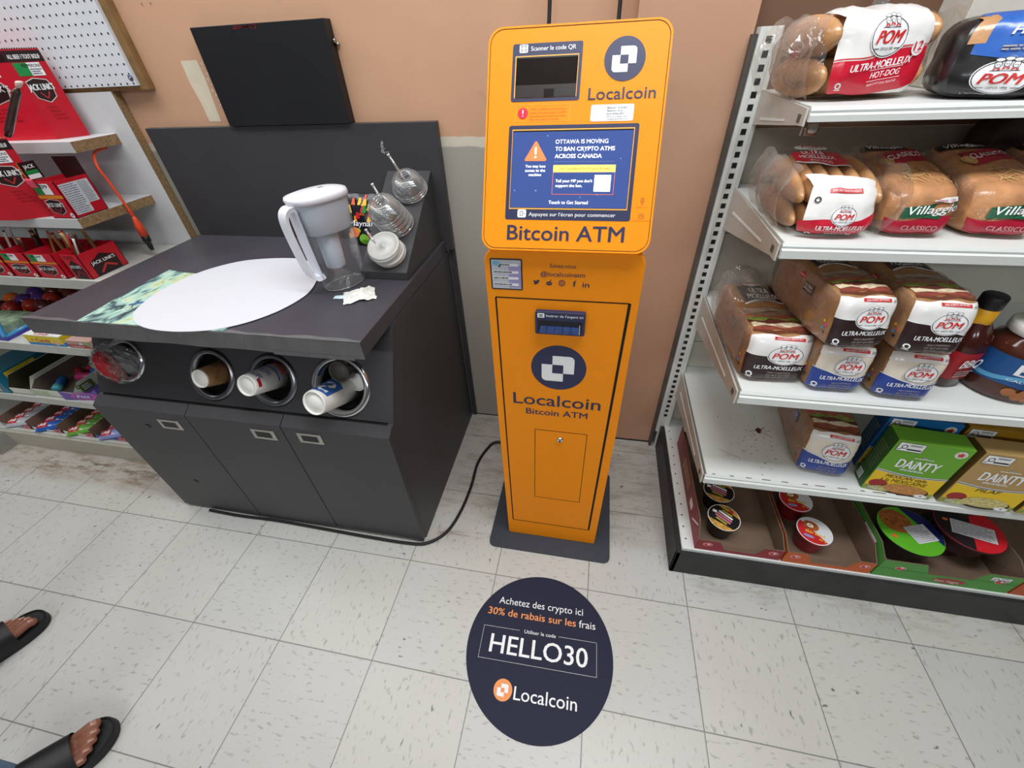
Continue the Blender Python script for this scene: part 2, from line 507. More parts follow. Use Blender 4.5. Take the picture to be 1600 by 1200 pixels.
mb = MB(); mb.box(-3.0, 2.113, .75, .90, 0, 2.75, wall_material('tan_over_grey_paint', tan, '#a6a49b', 1.158))
wf = Flat((0, .75, 0), (1, 0, 0), (0, 0, 1))
d_poly(mb, wf, [(.781, 1.371), (.838, 1.371), (.842, 1.323), (.834, 1.214), (.791, 1.215), (.789, 1.267), (.78, 1.317)], cream, .0006)
rnd = random.Random(3)
for i in range(9):
    zc = 1.365 - i * .013; xc = .848 + rnd.uniform(-.003, .006)
    d_poly(mb, wf, [(xc, zc), (xc + rnd.uniform(.003, .009), zc + rnd.uniform(-.004, .004)), (xc + rnd.uniform(.002, .006), zc - rnd.uniform(.004, .012))], cream, .0006)
for i in range(8):
    xc = .735 + (i % 2) * .03 + rnd.uniform(-.008, .008); zc = 1.50 + (i // 2) * .014
    d_poly(mb, wf, [(xc, zc), (xc + .006, zc + .002), (xc + .004, zc - .006)], M('chipped_paint', '#8d6a50', .8), .0006)
d_rect(mb, wf, 1.57, 0, 2.113, .006, M('floor_seam_dirt', '#2c2622', .9), .001)
struct(mb.build('wall_back'))
mb = MB(); mb.box(2.113, 2.372, .68, .90, 0, 2.75, wall_material('tan_paint_column', '#c49b80', tan, None))
d_rect(mb, Flat((0, .68, 0), (1, 0, 0), (0, 0, 1)), 2.113, 0, 2.372, .009, M('floor_seam_dirt', '#2c2622', .9), .0008)
struct(mb.build('pillar'))
mb = MB(); mb.box(2.372, 5.2, .75, .90, 0, 2.75, wall_material('brown_paint', '#7c5d4a', tan, None)); struct(mb.build('wall_right'))
mb = MB(); mb.box(-3.0, 5.2, -4.2, .90, 2.75, 2.80, M('ceiling_paint', '#e9e8e4', .8)); struct(mb.build('ceiling'))

# ------------------------------------------------------------------ the orange cash machine
orange = M('orange_powder_coat', '#fb940f', .45, spec=.25, var=.015, bump=.05, bscale=500)
atm_dark = M('dark_steel_plate', '#3a3f48', .5, spec=.4, var=.05)
seam = M('black_seam', '#140d08', .8, var=0)
rim = M('orange_edge_highlight', '#ffb54a', .4, var=0)
warn = M('warning_orange', '#ff7a33', .5, var=0)
screen_navy = M('lit_screen_navy', '#3a4d86', .18, spec=.5, var=0, emit=.40)
screen_white = M('lit_screen_white', '#ffffff', .3, var=0, emit=.85)
screen_dim = M('lit_screen_blue_grey', '#8a95c4', .3, var=0, emit=.45)
screen_orange = M('lit_screen_orange', '#ff7f4a', .3, var=0, emit=.55)
screen_yellow = M('lit_screen_yellow', '#ffe06a', .3, var=0, emit=.6)
chrome = M('chrome', '#d8d8da', .12, 1.0, var=0)
dk_glass = M('dark_scanner_glass', '#1b1614', .1, spec=.6, var=.1)

def coin_logo(mb, S, cx, cy, R, bg, fg, l=.0006):
    d_disc(mb, S, cx, cy, R, R, bg, l, 48)
    k = R / .0655
    up = rr_pts(cx - .0145 * k, cy - .0145 * k, cx + .037 * k, cy + .036 * k, .012 * k, 5, '3')
    lo = rr_pts(cx - .040 * k, cy - .039 * k, cx + .0115 * k, cy + .0105 * k, .012 * k, 5, '1')
    d_poly(mb, S, up, fg, l + .0004); d_poly(mb, S, lo, fg, l + .0005)
    d_rect(mb, S, cx - .0145 * k, cy - .0145 * k, cx + .0115 * k, cy + .0105 * k, bg, l + .0009)

atm = thing('atm_kiosk', 'tall orange cash machine with tilted screen head on a dark steel foot plate', 'cash machine', (1.995, .30, 0))
AO = (1.995, .30, 0)
mb = MB(); mb.prism(rr_pts(1.781, .096, 2.201, .478, .022, 6), 'z', 0, .007, atm_dark, .0015); mb.build('base_plate', atm, AO)
AF = Flat((1.843, .158, 0), (1, 0, 0), (0, 0, 1))
mb = MB()
mb.box(1.872, 2.122, .180, .44, .007, 1.02, orange, .004)
front = [(1.843 + u, v) for u, v in [(.001, .007), (.305, .007), (.314, .55)] + rr_pts(-.0015, .8, .3145, 1.0515, .022, 6, '34')[2:] + [(-.001, .55)]]
mb.prism(front, 'y', .158, .180, orange, .002)
# the print on the fixed front
d_textc(mb, AF, 'Suivez-nous', .158, 1.0185, .052, .0085, navy, bold=-.002)
d_textc(mb, AF, '@localcoinatm', .158, 1.0005, .089, .0095, navy, bold=.016)
d_text(mb, AF, 'f', .1795, .9795, .0065, .013, navy, bold=.035)
d_text(mb, AF, 'in', .1985, .9795, .014, .0118, navy, bold=.035)
d_ring(mb, AF, .1572, .9865, .0068, .0068, .0016, navy); d_ring(mb, AF, .1572, .9865, .0034, .0034, .0013, navy)
d_disc(mb, AF, .1312, .9845, .0062, .0043, navy); d_disc(mb, AF, .1312 - .0022, .985, .001, .001, orange, .0009, 8); d_disc(mb, AF, .1312 + .0022, .985, .001, .001, orange, .0009, 8)
d_line(mb, AF, (.1318, .988), (.134, .9915), .001, navy); d_disc(mb, AF, .1345, .9917, .0013, .0013, navy, n=10)
d_poly(mb, AF, [(.0985, .9815), (.1035, .981), (.108, .9835), (.1105, .988), (.1122, .9905), (.110, .9905), (.1085, .992), (.106, .991), (.1055, .9885), (.102, .9895), (.0988, .9912), (.0988, .9885), (.1, .9865), (.0995, .985), (.102, .9835)], navy)
mb.build('cabinet_body', atm, AO)
# licence sticker in its pouch
mb = MB()
d_rrect(mb, AF, .0095, .9665, .0765, 1.0345, .003, M('sticker_border', '#26262c', .4), .0006)
d_rect(mb, AF, .0125, .9695, .0735, 1.0315, M('sticker_grey', '#b9bfca', .2, coat=.5), .0009)
d_rect(mb, AF, .048, .972, .0735, 1.02, M('sticker_violet', '#9a8fc0', .3), .0011)
d_disc(mb, AF, .022, 1.0245, .007, .005, M('sticker_blue', '#6fb4dd', .3), .0013); d_poly(mb, AF, [(.026, 1.017), (.032, 1.024), (.031, 1.016)], navy, .0013)
for i, (a, b, c) in enumerate([(1.0185, .03, .068), (1.003, .016, .068), (.990, .016, .068), (.976, .016, .068)]):
    d_rect(mb, AF, b, a, c, a + .0055, M('sticker_white', '#e8e8ec', .4), .0013)
    d_lines(mb, AF, b + .001, a + .0008, c - .012, a + .005, 1, black, .0016, i)
mb.build('licence_sticker', atm, AO, label='pale licence sticker with violet print')
# door with seam
mb = MB()
dpts = [(.0168, .9478), (.2966, .9473), (.279, .0905), (.0198, .092)]
for i in range(4):
    p, q = dpts[i], dpts[(i + 1) % 4]
    d_line(mb, AF, p, q, (.0028, .0062, .0028, .0036)[i], seam, .0004)
ins = [(.0195, .9455), (.2925, .945), (.2765, .0925), (.022, .094)]
d_poly(mb, AF, ins, orange, .0002)
coin_logo(mb, AF, .1568, .768, .0655, navy, white)
d_text(mb, AF, 'Localcoin', .0436, .6448, .222, .0375, navy, bold=.022)
d_text(mb, AF, 'Bitcoin ATM', .076, .611, .160, .0205, navy, bold=.03)
door = mb.build('front_door', atm, AO)
# service hatch and lock
mb = MB()
hp = [(.0995, .5535), (.2403, .5525), (.2383, .2428), (.0968, .243)]
for i in range(4): d_line(mb, AF, hp[i], hp[(i + 1) % 4], .0017, seam, .0006)
hatch = mb.build('service_hatch', atm, AO)
mb = MB(); mb.lathe([(.0, -.004), (.0085, -.004), (.0085, .006), (.0065, .008), (0, .008)], (1.843 + .169, .158, .5255), chrome, (0, -1, 0), 20)
mb.box(2.0105, 2.0135, .1495, .1502, .521, .530, black); mb.build('lock', hatch, AO, label='round chrome lock')
# bill slot: raised bezel, tinted mouth
mb = MB()
slot_in = M('blue_slot_plastic', '#2b4a8c', .25, spec=.6, var=.2, vscale=60)
mb.prism([(1.843 + a, b) for a, b in rr_pts(.1035, .8685, .2105, .9245, .004, 4)], 'y', .146, .158, navy, .001)
SF = Flat((1.843, .146, 0), (1, 0, 0), (0, 0, 1))
d_rect(mb, SF, .1095, .8705, .2045, .9035, M('slot_dark', '#0c0e18', .4), .0005)
d_poly(mb, SF, [(.1115, .872), (.202, .872), (.197, .8915), (.1165, .8915)], slot_in, .0012)
for i in range(4): d_line(mb, SF, (.128 + i * .018, .8725), (.129 + i * .0175, .891), .0016, M('slot_rib', '#1c3263', .3), .0018)
d_line(mb, SF, (.2, .8735), (.1995, .8975), .0016, chrome, .0022)
d_rrect(mb, SF, .1085, .9105, .1235, .9215, .002, white, .0005); d_frame(mb, SF, .112, .913, .120, .919, .001, navy, .0009); d_disc(mb, SF, .116, .916, .0015, .0015, navy, .001, 10)
d_text(mb, SF, "Insérer de l'argent ici", .1275, .9135, .078, .0058, white, bold=.02)
mb.build('bill_slot', atm, AO)
# ---- head, tilted back about 29 degrees
_hl = math.hypot(.184, .331); HV = Vector((0, .184 / _hl, .331 / _hl)); HU = Vector((1, 0, 0)); HO = Vector((1.843, .147, 1.057))
HF = Flat(HO, HU, HV); HN = HF.N
mb = MB()
hp = rr_pts(-.0025, -.001, .315, .379, .026, 8)
def slab(mb, S, pts, l0, l1, mat):
    n = len(pts); vs = [S(a, b, l0) for a, b in pts] + [S(a, b, l1) for a, b in pts]
    mb.add(vs, [tuple(range(n))[::-1], tuple(range(n, 2 * n))] + [(i, (i + 1) % n, n + (i + 1) % n, n + i) for i in range(n)], mat)
slab(mb, HF, hp, -.016, 0, orange)
slab(mb, HF, rr_pts(.03, .03, .28, .35, .02), -.13, -.017, atm_dark)
mb.box(1.93, 2.06, .27, .40, .95, 1.16, atm_dark)
# thin joint line just inside the edge, printed wordings
ip = rr_pts(.0015, .003, .311, .375, .024, 8)
for i in range(len(ip)):
    d_line(mb, HF, ip[i], ip[(i + 1) % len(ip)], .0009, seam, .0005)
coin_logo(mb, HF, .2395, .3195, .0345, navy, white)
d_text(mb, HF, 'Localcoin', .1822, .2575, .1148, .019, navy, bold=.014)
d_text(mb, HF, 'Bitcoin ATM', .0478, .0188, .220, .0272, navy, bold=.026)
d_frame(mb, HF, .0528, .2245, .1520, .2521, .0006, rim)
d_disc(mb, HF, .0665, .2385, .0093, .0093, M('alert_red', '#e2203f', .4), .0006, 24)
d_rrect(mb, HF, .0656, .2375, .0676, .2445, .0008, white, .001); d_disc(mb, HF, .0666, .2342, .0012, .0012, white, .001, 10)
faint = M('faint_print', '#b0612e', .5)
for i, s in enumerate(["L'ARC, la GRC et d'autres font", "jamais de réclamer un PAI", "de paiement en Bitcoin. Vous", "êtes une cible de fraude."]):
    d_text(mb, HF, s, .0791, .2437 - i * .0056, .066 - (i == 3) * .012, .0032, faint, bold=0)
d_rrect(mb, HF, .189, .2226, .2630, .2493, .003, white, .0006)
gp = M('grey_print', '#585a66', .5)
for i, (s, w) in enumerate([("Besoin d'aide?", .034), ("Besoin d'un", .027), ("portefeuille?", .030)]):
    d_text(mb, HF, s, .2174, .2425 - i * .0047, w, .0031, gp, bold=.02)
d_text(mb, HF, '(877) 412-2646 24h/7', .2174, .2285, .037, .0022, gp, bold=0); d_text(mb, HF, 'help@localcoinatm.com', .2174, .2248, .037, .0022, gp, bold=0)
# map pin and siren pictograms
d_ring(mb, HF, .2935, .0925, .0038, .0038, .0007, faint); d_ring(mb, HF, .2935, .0925, .0015, .0015, .0006, faint, n=12)
d_line(mb, HF, (.2905, .0905), (.2938, .0842), .0007, faint); d_line(mb, HF, (.2968, .0905), (.2938, .0842), .0007, faint)
d_textc(mb, HF, 'VIDÉO 24/7', .294, .0793, .021, .0018, faint, bold=0)
d_frame(mb, HF, .2892, .0608, .2988, .0655, .0007, faint); d_line(mb, HF, (.2905, .0655), (.2925, .0682), .0007, faint); d_line(mb, HF, (.2925, .0682), (.296, .0682), .0007, faint); d_line(mb, HF, (.296, .0682), (.2975, .0655), .0007, faint)
for a, b in (((.2943, .0695), (.2943, .0715)), ((.2905, .069), (.289, .0705)), ((.298, .069), (.2997, .0705))): d_line(mb, HF, a, b, .0006, faint)
d_textc(mb, HF, 'ALARME DE POLICE', .2945, .056, .033, .0018, faint, bold=0)
head = mb.build('head', atm, AO)
# scanner window
mb = MB()
d_rrect(mb, HF, .043, .2578, .1668, .3505, .004, navy, .0006)
d_rect(mb, HF, .0485, .2635, .1612, .331, rim, .0009); d_rect(mb, HF, .0505, .2638, .1600, .3288, dk_glass, .0013)
d_rect(mb, HF, .051, .264, .1595, .284, M('scanner_inside', '#2b2523', .3), .0016); d_rect(mb, HF, .103, .264, .121, .277, M('scanner_lens', '#191413', .2), .0019)
d_rect(mb, HF, .0505, .3262, .16, .3288, M('slot_dark', '#0c0e18', .4), .0018)
d_rrect(mb, HF, .0550, .3358, .0703, .3493, .0025, white, .0009)
for a, b in ((.0572, .3445), (.0640, .3445), (.0572, .3378), (.0640, .3378)): d_frame(mb, HF, a, b, a + .004, b + .004, .0009, gp, .0012)
d_text(mb, HF, 'Scanner le code QR', .0757, .3385, .0795, .0070, white, l=.001, bold=.014)
mb.build('scanner_window', head, AO)
# touch screen
mb = MB()
d_rrect(mb, HF, .0424, .0555, .2752, .2185, .004, navy, .0006)
d_rect(mb, HF, .0492, .0742, .2682, .2118, rim, .0009); d_rect(mb, HF, .0503, .0765, .2668, .2098, seam, .0011)
d_rect(mb, HF, .0510, .0770, .2662, .2072, screen_navy, .0014)
l1 = .0018
d_poly(mb, HF, [(.0765, .158), (.0745, .160), (.0930, .191), (.0960, .191), (.1155, .160), (.1135, .158)], screen_orange, l1)
d_rrect(mb, HF, .0930, .1690, .0962, .1815, .0012, screen_white, l1 + .0003); d_disc(mb, HF, .0946, .1645, .0019, .0019, screen_white, l1 + .0003, 12)
for i, (s, w) in enumerate([('You may lose', .0376), ('access to the', .0376), ('machine', .0235)]):
    d_textc(mb, HF, s, .0955, .1468 - i * .0073, w, .0048, screen_white, l1, .03)
d_text(mb, HF, 'OTTAWA IS MOVING', .130, .1868, .094, .0068, screen_white, l1, .006)
d_text(mb, HF, 'TO', .1306, .1747, .0125, .0068, screen_white, l1, .004); d_text(mb, HF, 'BAN CRYPTO ATMS', .1462, .1747, .0906, .0068, screen_white, l1, .035)
d_text(mb, HF, 'ACROSS CANADA', .1303, .1626, .0845, .0068, screen_white, l1, .035)
for i in range(40): d_rect(mb, HF, .130 + i * .00275, .1563, .130 + i * .00275 + .0013, .1569, screen_dim, l1)
d_rect(mb, HF, .1290, .1003, .2408, .1509, screen_orange, l1); d_rect(mb, HF, .1296, .1010, .2402, .1384, screen_navy, l1 + .0002); d_rect(mb, HF, .1290, .1385, .2410, .1508, screen_yellow, l1 + .0003)
d_text(mb, HF, 'Join Canadians for Crypto Access', .1400, .1428, .0905, .0042, M('lit_brown', '#9c6b2a', .4, emit=.2), l1 + .0006, .01)
d_text(mb, HF, "Tell your MP you don't", .1347, .1213, .067, .0049, screen_white, l1 + .0005, .04); d_text(mb, HF, 'support the ban.', .1350, .1132, .049, .0049, screen_white, l1 + .0005, .04)
d_rect(mb, HF, .2052, .1056, .2345, .1337, screen_white, l1 + .0005)
d_text(mb, HF, 'Touch to Get Started', .1243, .0838, .0722, .0058, screen_white, l1, .006)
d_rrect(mb, HF, .0662, .0592, .0828, .0737, .003, white, .001); d_frame(mb, HF, .0705, .0625, .0765, .0705, .0009, gp, .0013); d_line(mb, HF, (.0775, .0665), (.080, .0665), .0012, gp, .0013)
d_text(mb, HF, "Appuyez sur l'écran pour commencer", .0878, .0622, .1605, .0066, white, .001, .016)
rnd = random.Random(5)
for i in range(9): d_disc(mb, HF, rnd.uniform(.056, .26), rnd.uniform(.08, .205), rnd.uniform(.0006, .0016), rnd.uniform(.0006, .0014), screen_dim, l1 + .0001, 8)
mb.build('touch_screen', head, AO)

# cables up the wall behind it, cord along the floor
blk_rubber = M('black_rubber', '#161617', .45, var=.05)
for x0, x1, lab in ((1.905, 1.903, 'black cable rising behind the orange cash machine, nearer the dark box'), (2.068, 2.066, 'black cable rising behind the orange cash machine, beside the tan column')):
    mb = MB(); mb.tube([(x1, .442, .84), (x1, .47, .86), (x1, .56, 1.05), (x1 + .004, .64, 1.25), (x1 + .004, .70, 1.45), (x1, .715, 2.0), (x1, .72, 2.74)], .0048, blk_rubber)
    tag(mb.build('power_cable'), lab, 'cable')
def smooth_path(pts, n=8):
    P = [Vector(p) for p in pts]; out = []
    for i in range(len(P) - 1):
        p0, p1, p2, p3 = P[max(i - 1, 0)], P[i], P[i + 1], P[min(i + 2, len(P) - 1)]
        for k in range(n):
            t = k / n
            out.append(.5 * ((2 * p1) + (p2 - p0) * t + (2 * p0 - 5 * p1 + 4 * p2 - p3) * t * t + (3 * p1 - p0 - 3 * p2 + p3) * t ** 3))
    return out + [P[-1]]
mb = MB(); mb.tube(smooth_path([(1.90, .52, .006), (1.80, .56, .012), (1.706, .575, .008), (1.672, .526, .006), (1.652, .443, .006), (1.655, .329, .006), (1.645, .209, .006), (1.618, .120, .006), (1.563, .068, .006), (1.49, .056, .006), (1.325, .056, .006), (1.14, .06, .006), (.95, .063, .006), (.80, .059, .006), (.66, .062, .006)]), .0055, blk_rubber)
tag(mb.build('power_cable'), 'black power cord running on the floor from cash machine along the grey counter', 'cord')

# ------------------------------------------------------------------ round floor sticker
mb = MB()
decal_navy = M('floor_sticker_navy', '#23263b', .55, spec=.22, var=.04)
cx, cy, an = 2.0, -.196, .022
FF = Flat((cx, cy, 0), (math.cos(an), math.sin(an), 0), (-math.sin(an), math.cos(an), 0))
mb.lathe([(0, 0), (.2125, 0), (.2125, .0008), (0, .0008)], (cx, cy, 0), decal_navy, n=96, smooth=False)
wl, ll = white, .0012
fo = M('floor_sticker_orange', '#f39a55', .5)
d_text(mb, FF, 'Achetez des crypto ici', -.139, .112, .263, .0205, wl, ll, -.004)
d_text(mb, FF, '30% de rabais sur les', -.168, .0775, .272, .0205, fo, ll, .022); d_text(mb, FF, 'frais', .113, .0775, .049, .0205, wl, ll, -.004)
def dots(p, q, n):
    for i in range(n):
        a, b = i / n, (i + .5) / n
        d_line(mb, FF, (p[0] + (q[0] - p[0]) * a, p[1] + (q[1] - p[1]) * a), (p[0] + (q[0] - p[0]) * b, p[1] + (q[1] - p[1]) * b), .0013, wl, ll)
dots((-.172, .043), (-.062, .043), 28); dots((.055, .043), (.166, .043), 28); dots((-.172, -.043), (.166, -.043), 84); dots((-.172, -.043), (-.172, .043), 22); dots((.166, -.043), (.166, .043), 22)
d_text(mb, FF, 'Utiliser le code', -.048, .038, .094, .0098, wl, ll, 0)
d_text(mb, FF, 'HELLO30', -.145, -.0245, .286, .049, wl, ll, .022)
coin_logo(mb, FF, -.087, -.110, .0258, fo, wl, ll - .0003)
d_text(mb, FF, 'Localcoin', -.056, -.127, .171, .031, wl, ll, .008)
tag(mb.build('floor_sticker'), 'round navy sticker on the floor reading HELLO30 with white and orange print', 'sticker')
# ------------------------------------------------------------------ dark grey condiment counter
lam = M('charcoal_laminate', '#3e3e41', .42, spec=.4, var=.05, vscale=6)
lam2 = M('charcoal_laminate_worn', '#45434a', .42, spec=.45, var=.12, vscale=5)
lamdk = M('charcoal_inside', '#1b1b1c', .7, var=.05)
tape = M('grey_duct_tape', '#666668', .38, spec=.5, var=.12, vscale=18, bump=.15, bscale=60)
steel = M('brushed_steel', '#b9b6b0', .28, 1.0, var=.05)
CO = (1.04, .41, 0)
ctr = thing('condiment_counter', 'charcoal grey drink counter with three doors, cup holes and tall back panel', 'counter', CO)
prof = [(.092, 0), (.092, .555), (.112, .565), (.247, .805), (.742, .805), (.742, 0)]
mb = MB()
mb.prism(prof, 'x', .541, .557, lam); mb.prism(prof, 'x', 1.534, 1.550, lam)
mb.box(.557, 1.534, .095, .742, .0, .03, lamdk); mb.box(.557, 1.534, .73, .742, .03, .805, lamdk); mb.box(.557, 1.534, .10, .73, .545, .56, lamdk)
mb.build('carcass', ctr, CO)
handle_pos = [(.803, .496), (1.139, .502), (1.295, .508)]
edges = [(.5415, .8825), (.8855, 1.2085), (1.2115, 1.5495)]
for i, ((x0, x1), (hx, hz)) in enumerate(zip(edges, handle_pos)):
    mb = MB(); mb.prism([(.071, .012), (.071, .544), (.103, .564), (.103, .012)], 'x', x0, x1, lam, .0008)
    dr = mb.build('door', ctr, CO)
    mb = MB(); DF = Flat((hx, .071, hz), (1, 0, 0), (0, 0, 1))
    mb.box(hx - .039, hx + .039, .0685, .072, hz - .0205, hz + .0205, steel, .001)
    d_rect(mb, DF, -.026, -.0115, .026, .0115, black, .003)
    mb.build('handle', dr, CO, label='brushed steel recessed pull')
    if i == 0:
        for lz in (.474, .187):
            mb = MB(); mb.lathe([(0, -.004), (.0095, -.003), (.0095, 0.001), (.006, .0018), (.0, .0018)], (.702, .071, lz), M('black_lock', '#0e0e0f', .35, var=0), (0, -1, 0), 16); mb.build('lock', dr, CO)
# sloping fascia with four round openings
PV = Vector((0, .135, .245)).normalized(); PF = Flat((0, .112, .565), (1, 0, 0), PV); PN = PF.N
rings = [(.661, .112, .071), (.971, .091, .080), (1.177, .0915, .080), (1.393, .091, .091)]
mb = MB(); xs = [.557, .81, 1.074, 1.283, 1.534]; top = .279
for i, (cx, cy, R) in enumerate(rings):
    n = 48; hole = R - .006; vs = []; fs = []
    x0, x1, y0, y1 = xs[i] - .0 if i else .541, xs[i + 1] if i < 3 else 1.550, 0, top
    for k in range(n):
        a = 2 * math.pi * k / n; c, s_ = math.cos(a), math.sin(a)
        t = min(((x1 - cx) / c if c > 1e-6 else (x0 - cx) / c if c < -1e-6 else 9), ((y1 - cy) / s_ if s_ > 1e-6 else (y0 - cy) / s_ if s_ < -1e-6 else 9))
        vs += [PF(cx + hole * c, cy + hole * s_, .001), PF(cx + t * c, cy + t * s_, .001)]
    for k in range(n):
        j = (k + 1) % n; fs.append((2 * k, 2 * k + 1, 2 * j + 1, 2 * j))
    mb.add(vs, fs, lam, False)
    for qx, qy in ((x0, y0), (x1, y0), (x1, y1), (x0, y1)):
        ang = math.atan2(qy - cy, qx - cx) % (2 * math.pi); k = int(ang / (2 * math.pi) * n) % n; j = (k + 1) % n
        mb.add([vs[2 * k + 1], PF(qx, qy, .001), vs[2 * j + 1]], [(0, 1, 2)], lam)
mb.build('fascia', ctr, CO)
for (cx, cy, R) in rings:
    mb = MB()
    mb.lathe([(R - .021, -.02), (R - .020, .004), (R - .013, .0085), (R - .006, .0085), (R, .003), (R, 0)], PF(cx, cy), chrome if R != .080 else M('dull_chrome', '#8d8d92', .25, 1.0, var=.05), PN, 56)
    rg = mb.build('cup_ring', ctr, CO, label='round metal dispenser ring')
    mb = MB(); q = PF(cx, cy)
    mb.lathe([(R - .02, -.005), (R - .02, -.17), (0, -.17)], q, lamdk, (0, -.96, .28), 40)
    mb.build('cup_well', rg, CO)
mb = MB(); mb.box(.545, 1.546, .089, .735, .806, .850, lam2, .001)
for (x0, x1, y) in ((.60, .72, .46), (.80, .92, .53), (1.0, 1.12, .6)):
    d_line(mb, Flat((0, 0, .85), (1, 0, 0), (0, 1, 0)), (x0, y), (x1, y + .035), .004, M('scuff', '#56545b', .5), .0003)
mb.build('countertop', ctr, CO)
mb = MB(); TF = Flat((0, .089, .806), (1, 0, 0), (0, 0, 1))
mb.grid(lambda u, v: (.5445 + 1.0025 * u, .0878 + .0006 * math.sin(u * 50) * v, .8035 + .0475 * v + .0012 * math.sin(u * 31)), 60, 2, tape, True)
mb.grid(lambda u, v: (.5445 + 1.0025 * u, .0878 + (.011 + .003 * math.sin(u * 23) + .002 * math.sin(u * 61)) * v, .8512), 60, 1, tape, True)
mb.grid(lambda u, v: (1.30 + .22 * u, .0872, .797 + .012 * v), 8, 1, tape, True)
for i in range(14): d_line(mb, TF, (.7 + i * .058, .002), (.712 + i * .058, .040), .0011, M('tape_fibre', '#7d7d80', .4), .0022)
mb.build('edge_tape', ctr, CO, label='strip of grey duct tape along the worktop edge')
mb = MB(); mb.box(.552, 1.574, .724, .748, .82, 1.203, lam, .001); mb.box(1.552, 1.574, .742, .748, 0, .82, lam)
BF = Flat((0, .724, 0), (1, 0, 0), (0, 0, 1))
rnd = random.Random(8)
chip = M('chipped_white', '#b9b8b6', .7)
for i in range(7): d_line(mb, BF, (1.395 + rnd.uniform(-.012, .012), 1.135 + rnd.uniform(-.02, .02)), (1.398 + rnd.uniform(-.012, .012), 1.138 + rnd.uniform(-.02, .02)), .0016, chip, .0006)
for i in range(6): d_line(mb, Flat((0, .724, 1.2032), (1, 0, 0), (0, 1, 0)), (.6 + i * .13, .0008), (.66 + i * .13, .0012), .0016, chip, .0005)
mb.build('back_panel', ctr, CO)
mb = MB(); mb.prism([(.414, .8505), (.414, .873), (.7235, 1.074), (.7235, .8505)], 'x', 1.391, 1.536, lam, .0008); mb.build('ramp', ctr, CO)

# dark box fixed on the wall
mb = MB(); mb.box(.89, 1.306, .714, .7495, 1.2045, 1.441, M('black_painted_board', '#1a1b1f', .45, var=.12, vscale=4), .001)
o = mb.build('board_box'); 
mb = MB(); mb.lathe([(0, 0), (.006, 0), (.006, .006), (0, .007)], (1.306, .738, 1.395), steel, (1, 0, 0), 12); mb.lathe([(0, 0), (.004, 0), (.004, .012), (0, .012)], (1.306, .744, 1.388), steel, (1, 0, 0), 10); mb.build('fixing_bolt', o)
mb = MB(); RF = Flat((0, .714, 0), (1, 0, 0), (0, 0, 1)); rnd = random.Random(4)
for i in range(10): d_line(mb, RF, (1.02 + rnd.uniform(0, .09), 1.438), (1.022 + rnd.uniform(0, .09), 1.438 - rnd.uniform(.003, .01)), .002, M('red_paint_drips', '#6e1f22', .5), .0006)
mb.build('paint_drips', o, label='faint red drips')
tag(o, 'flat black box on the tan wall above the charcoal counter back panel', 'panel')

# ------------------------------------------------------------------ things lying on the counter
poster_m = bpy.data.materials.new('mint_painting_print'); poster_m.use_nodes = True
_nt = poster_m.node_tree; _b = _nt.nodes['Principled BSDF']; _tcn = _nt.nodes.new('ShaderNodeTexCoord')
_mp = _nt.nodes.new('ShaderNodeMapping'); _mp.inputs['Scale'].default_value = (9, 5, 5); _nz = _nt.nodes.new('ShaderNodeTexNoise'); _nz.inputs['Scale'].default_value = 2.2; _nz.inputs['Detail'].default_value = 5; _nz.inputs['Distortion'].default_value = 1.6
_rp = _nt.nodes.new('ShaderNodeValToRGB'); _el = _rp.color_ramp.elements
for i, (p, h) in enumerate([(.28, '#2e3f44'), (.38, '#44606a'), (.47, '#9cc7ba'), (.56, '#bfe0d0'), (.64, '#cfd9a0'), (.74, '#8f9a78')]):
    e = _el[i] if i < 2 else _el.new(p)
    e.position = p; e.color = lin(h)
_nt.links.new(_tcn.outputs['Object'], _mp.inputs[0]); _nt.links.new(_mp.outputs[0], _nz.inputs['Vector']); _nt.links.new(_nz.outputs['Fac'], _rp.inputs['Fac']); _nt.links.new(_rp.outputs['Color'], _b.inputs['Base Color']); _b.inputs['Roughness'].default_value = .4
mb = MB()
mb.prism([(.733, .091), (.728, .148), (.72, .233), (.714, .325), (.715, .41), (.765, .398), (.83, .392), (.98, .40), (1.153, .367), (1.204, .183), (1.181, .122), (1.179, .092), (1.076, .0905), (.895, .0915)], 'z', .8518, .8524, poster_m)
GF = Flat((0, 0, .8524), (1, 0, 0), (0, 1, 0)); ink = M('ink_scribble', '#20313a', .5)
for a in range(3):
    pts = [(.775 + .03 * a + .02 * math.cos(t * .9), .16 + .012 * a + .018 * math.sin(t * 1.3 + a)) for t in range(9)]
    for p, q in zip(pts, pts[1:]): d_line(mb, GF, p, q, .0014, ink, .0004)
d_line(mb, GF, (.80, .185), (.845, .215), .010, M('ink_blue', '#2a5d9c', .5), .0005)
tag(mb.build('art_print'), 'mint green painted print lying under the white oval paper on the charcoal counter', 'print')
mb = MB()
_ov = smooth_path([(x, y, 0) for x, y in [(.858, .143), (.912, .1), (.973, .079), (1.038, .074), (1.102, .081), (1.16, .099), (1.218, .141), (1.263, .208), (1.282, .297), (1.26, .384), (1.23, .439), (1.175, .497), (1.11, .528), (1.021, .526), (.921, .496), (.855, .43), (.826, .356), (.818, .27), (.834, .194), (.858, .143)]], 5)[:-1]
mb.prism([(p.x, p.y) for p in _ov], 'z', .8527, .8537, M('white_paper', '#d8dae2', .55, var=.015, vscale=3))
tag(mb.build('oval_paper'), 'large plain white oval sheet lying on the charcoal counter', 'paper')

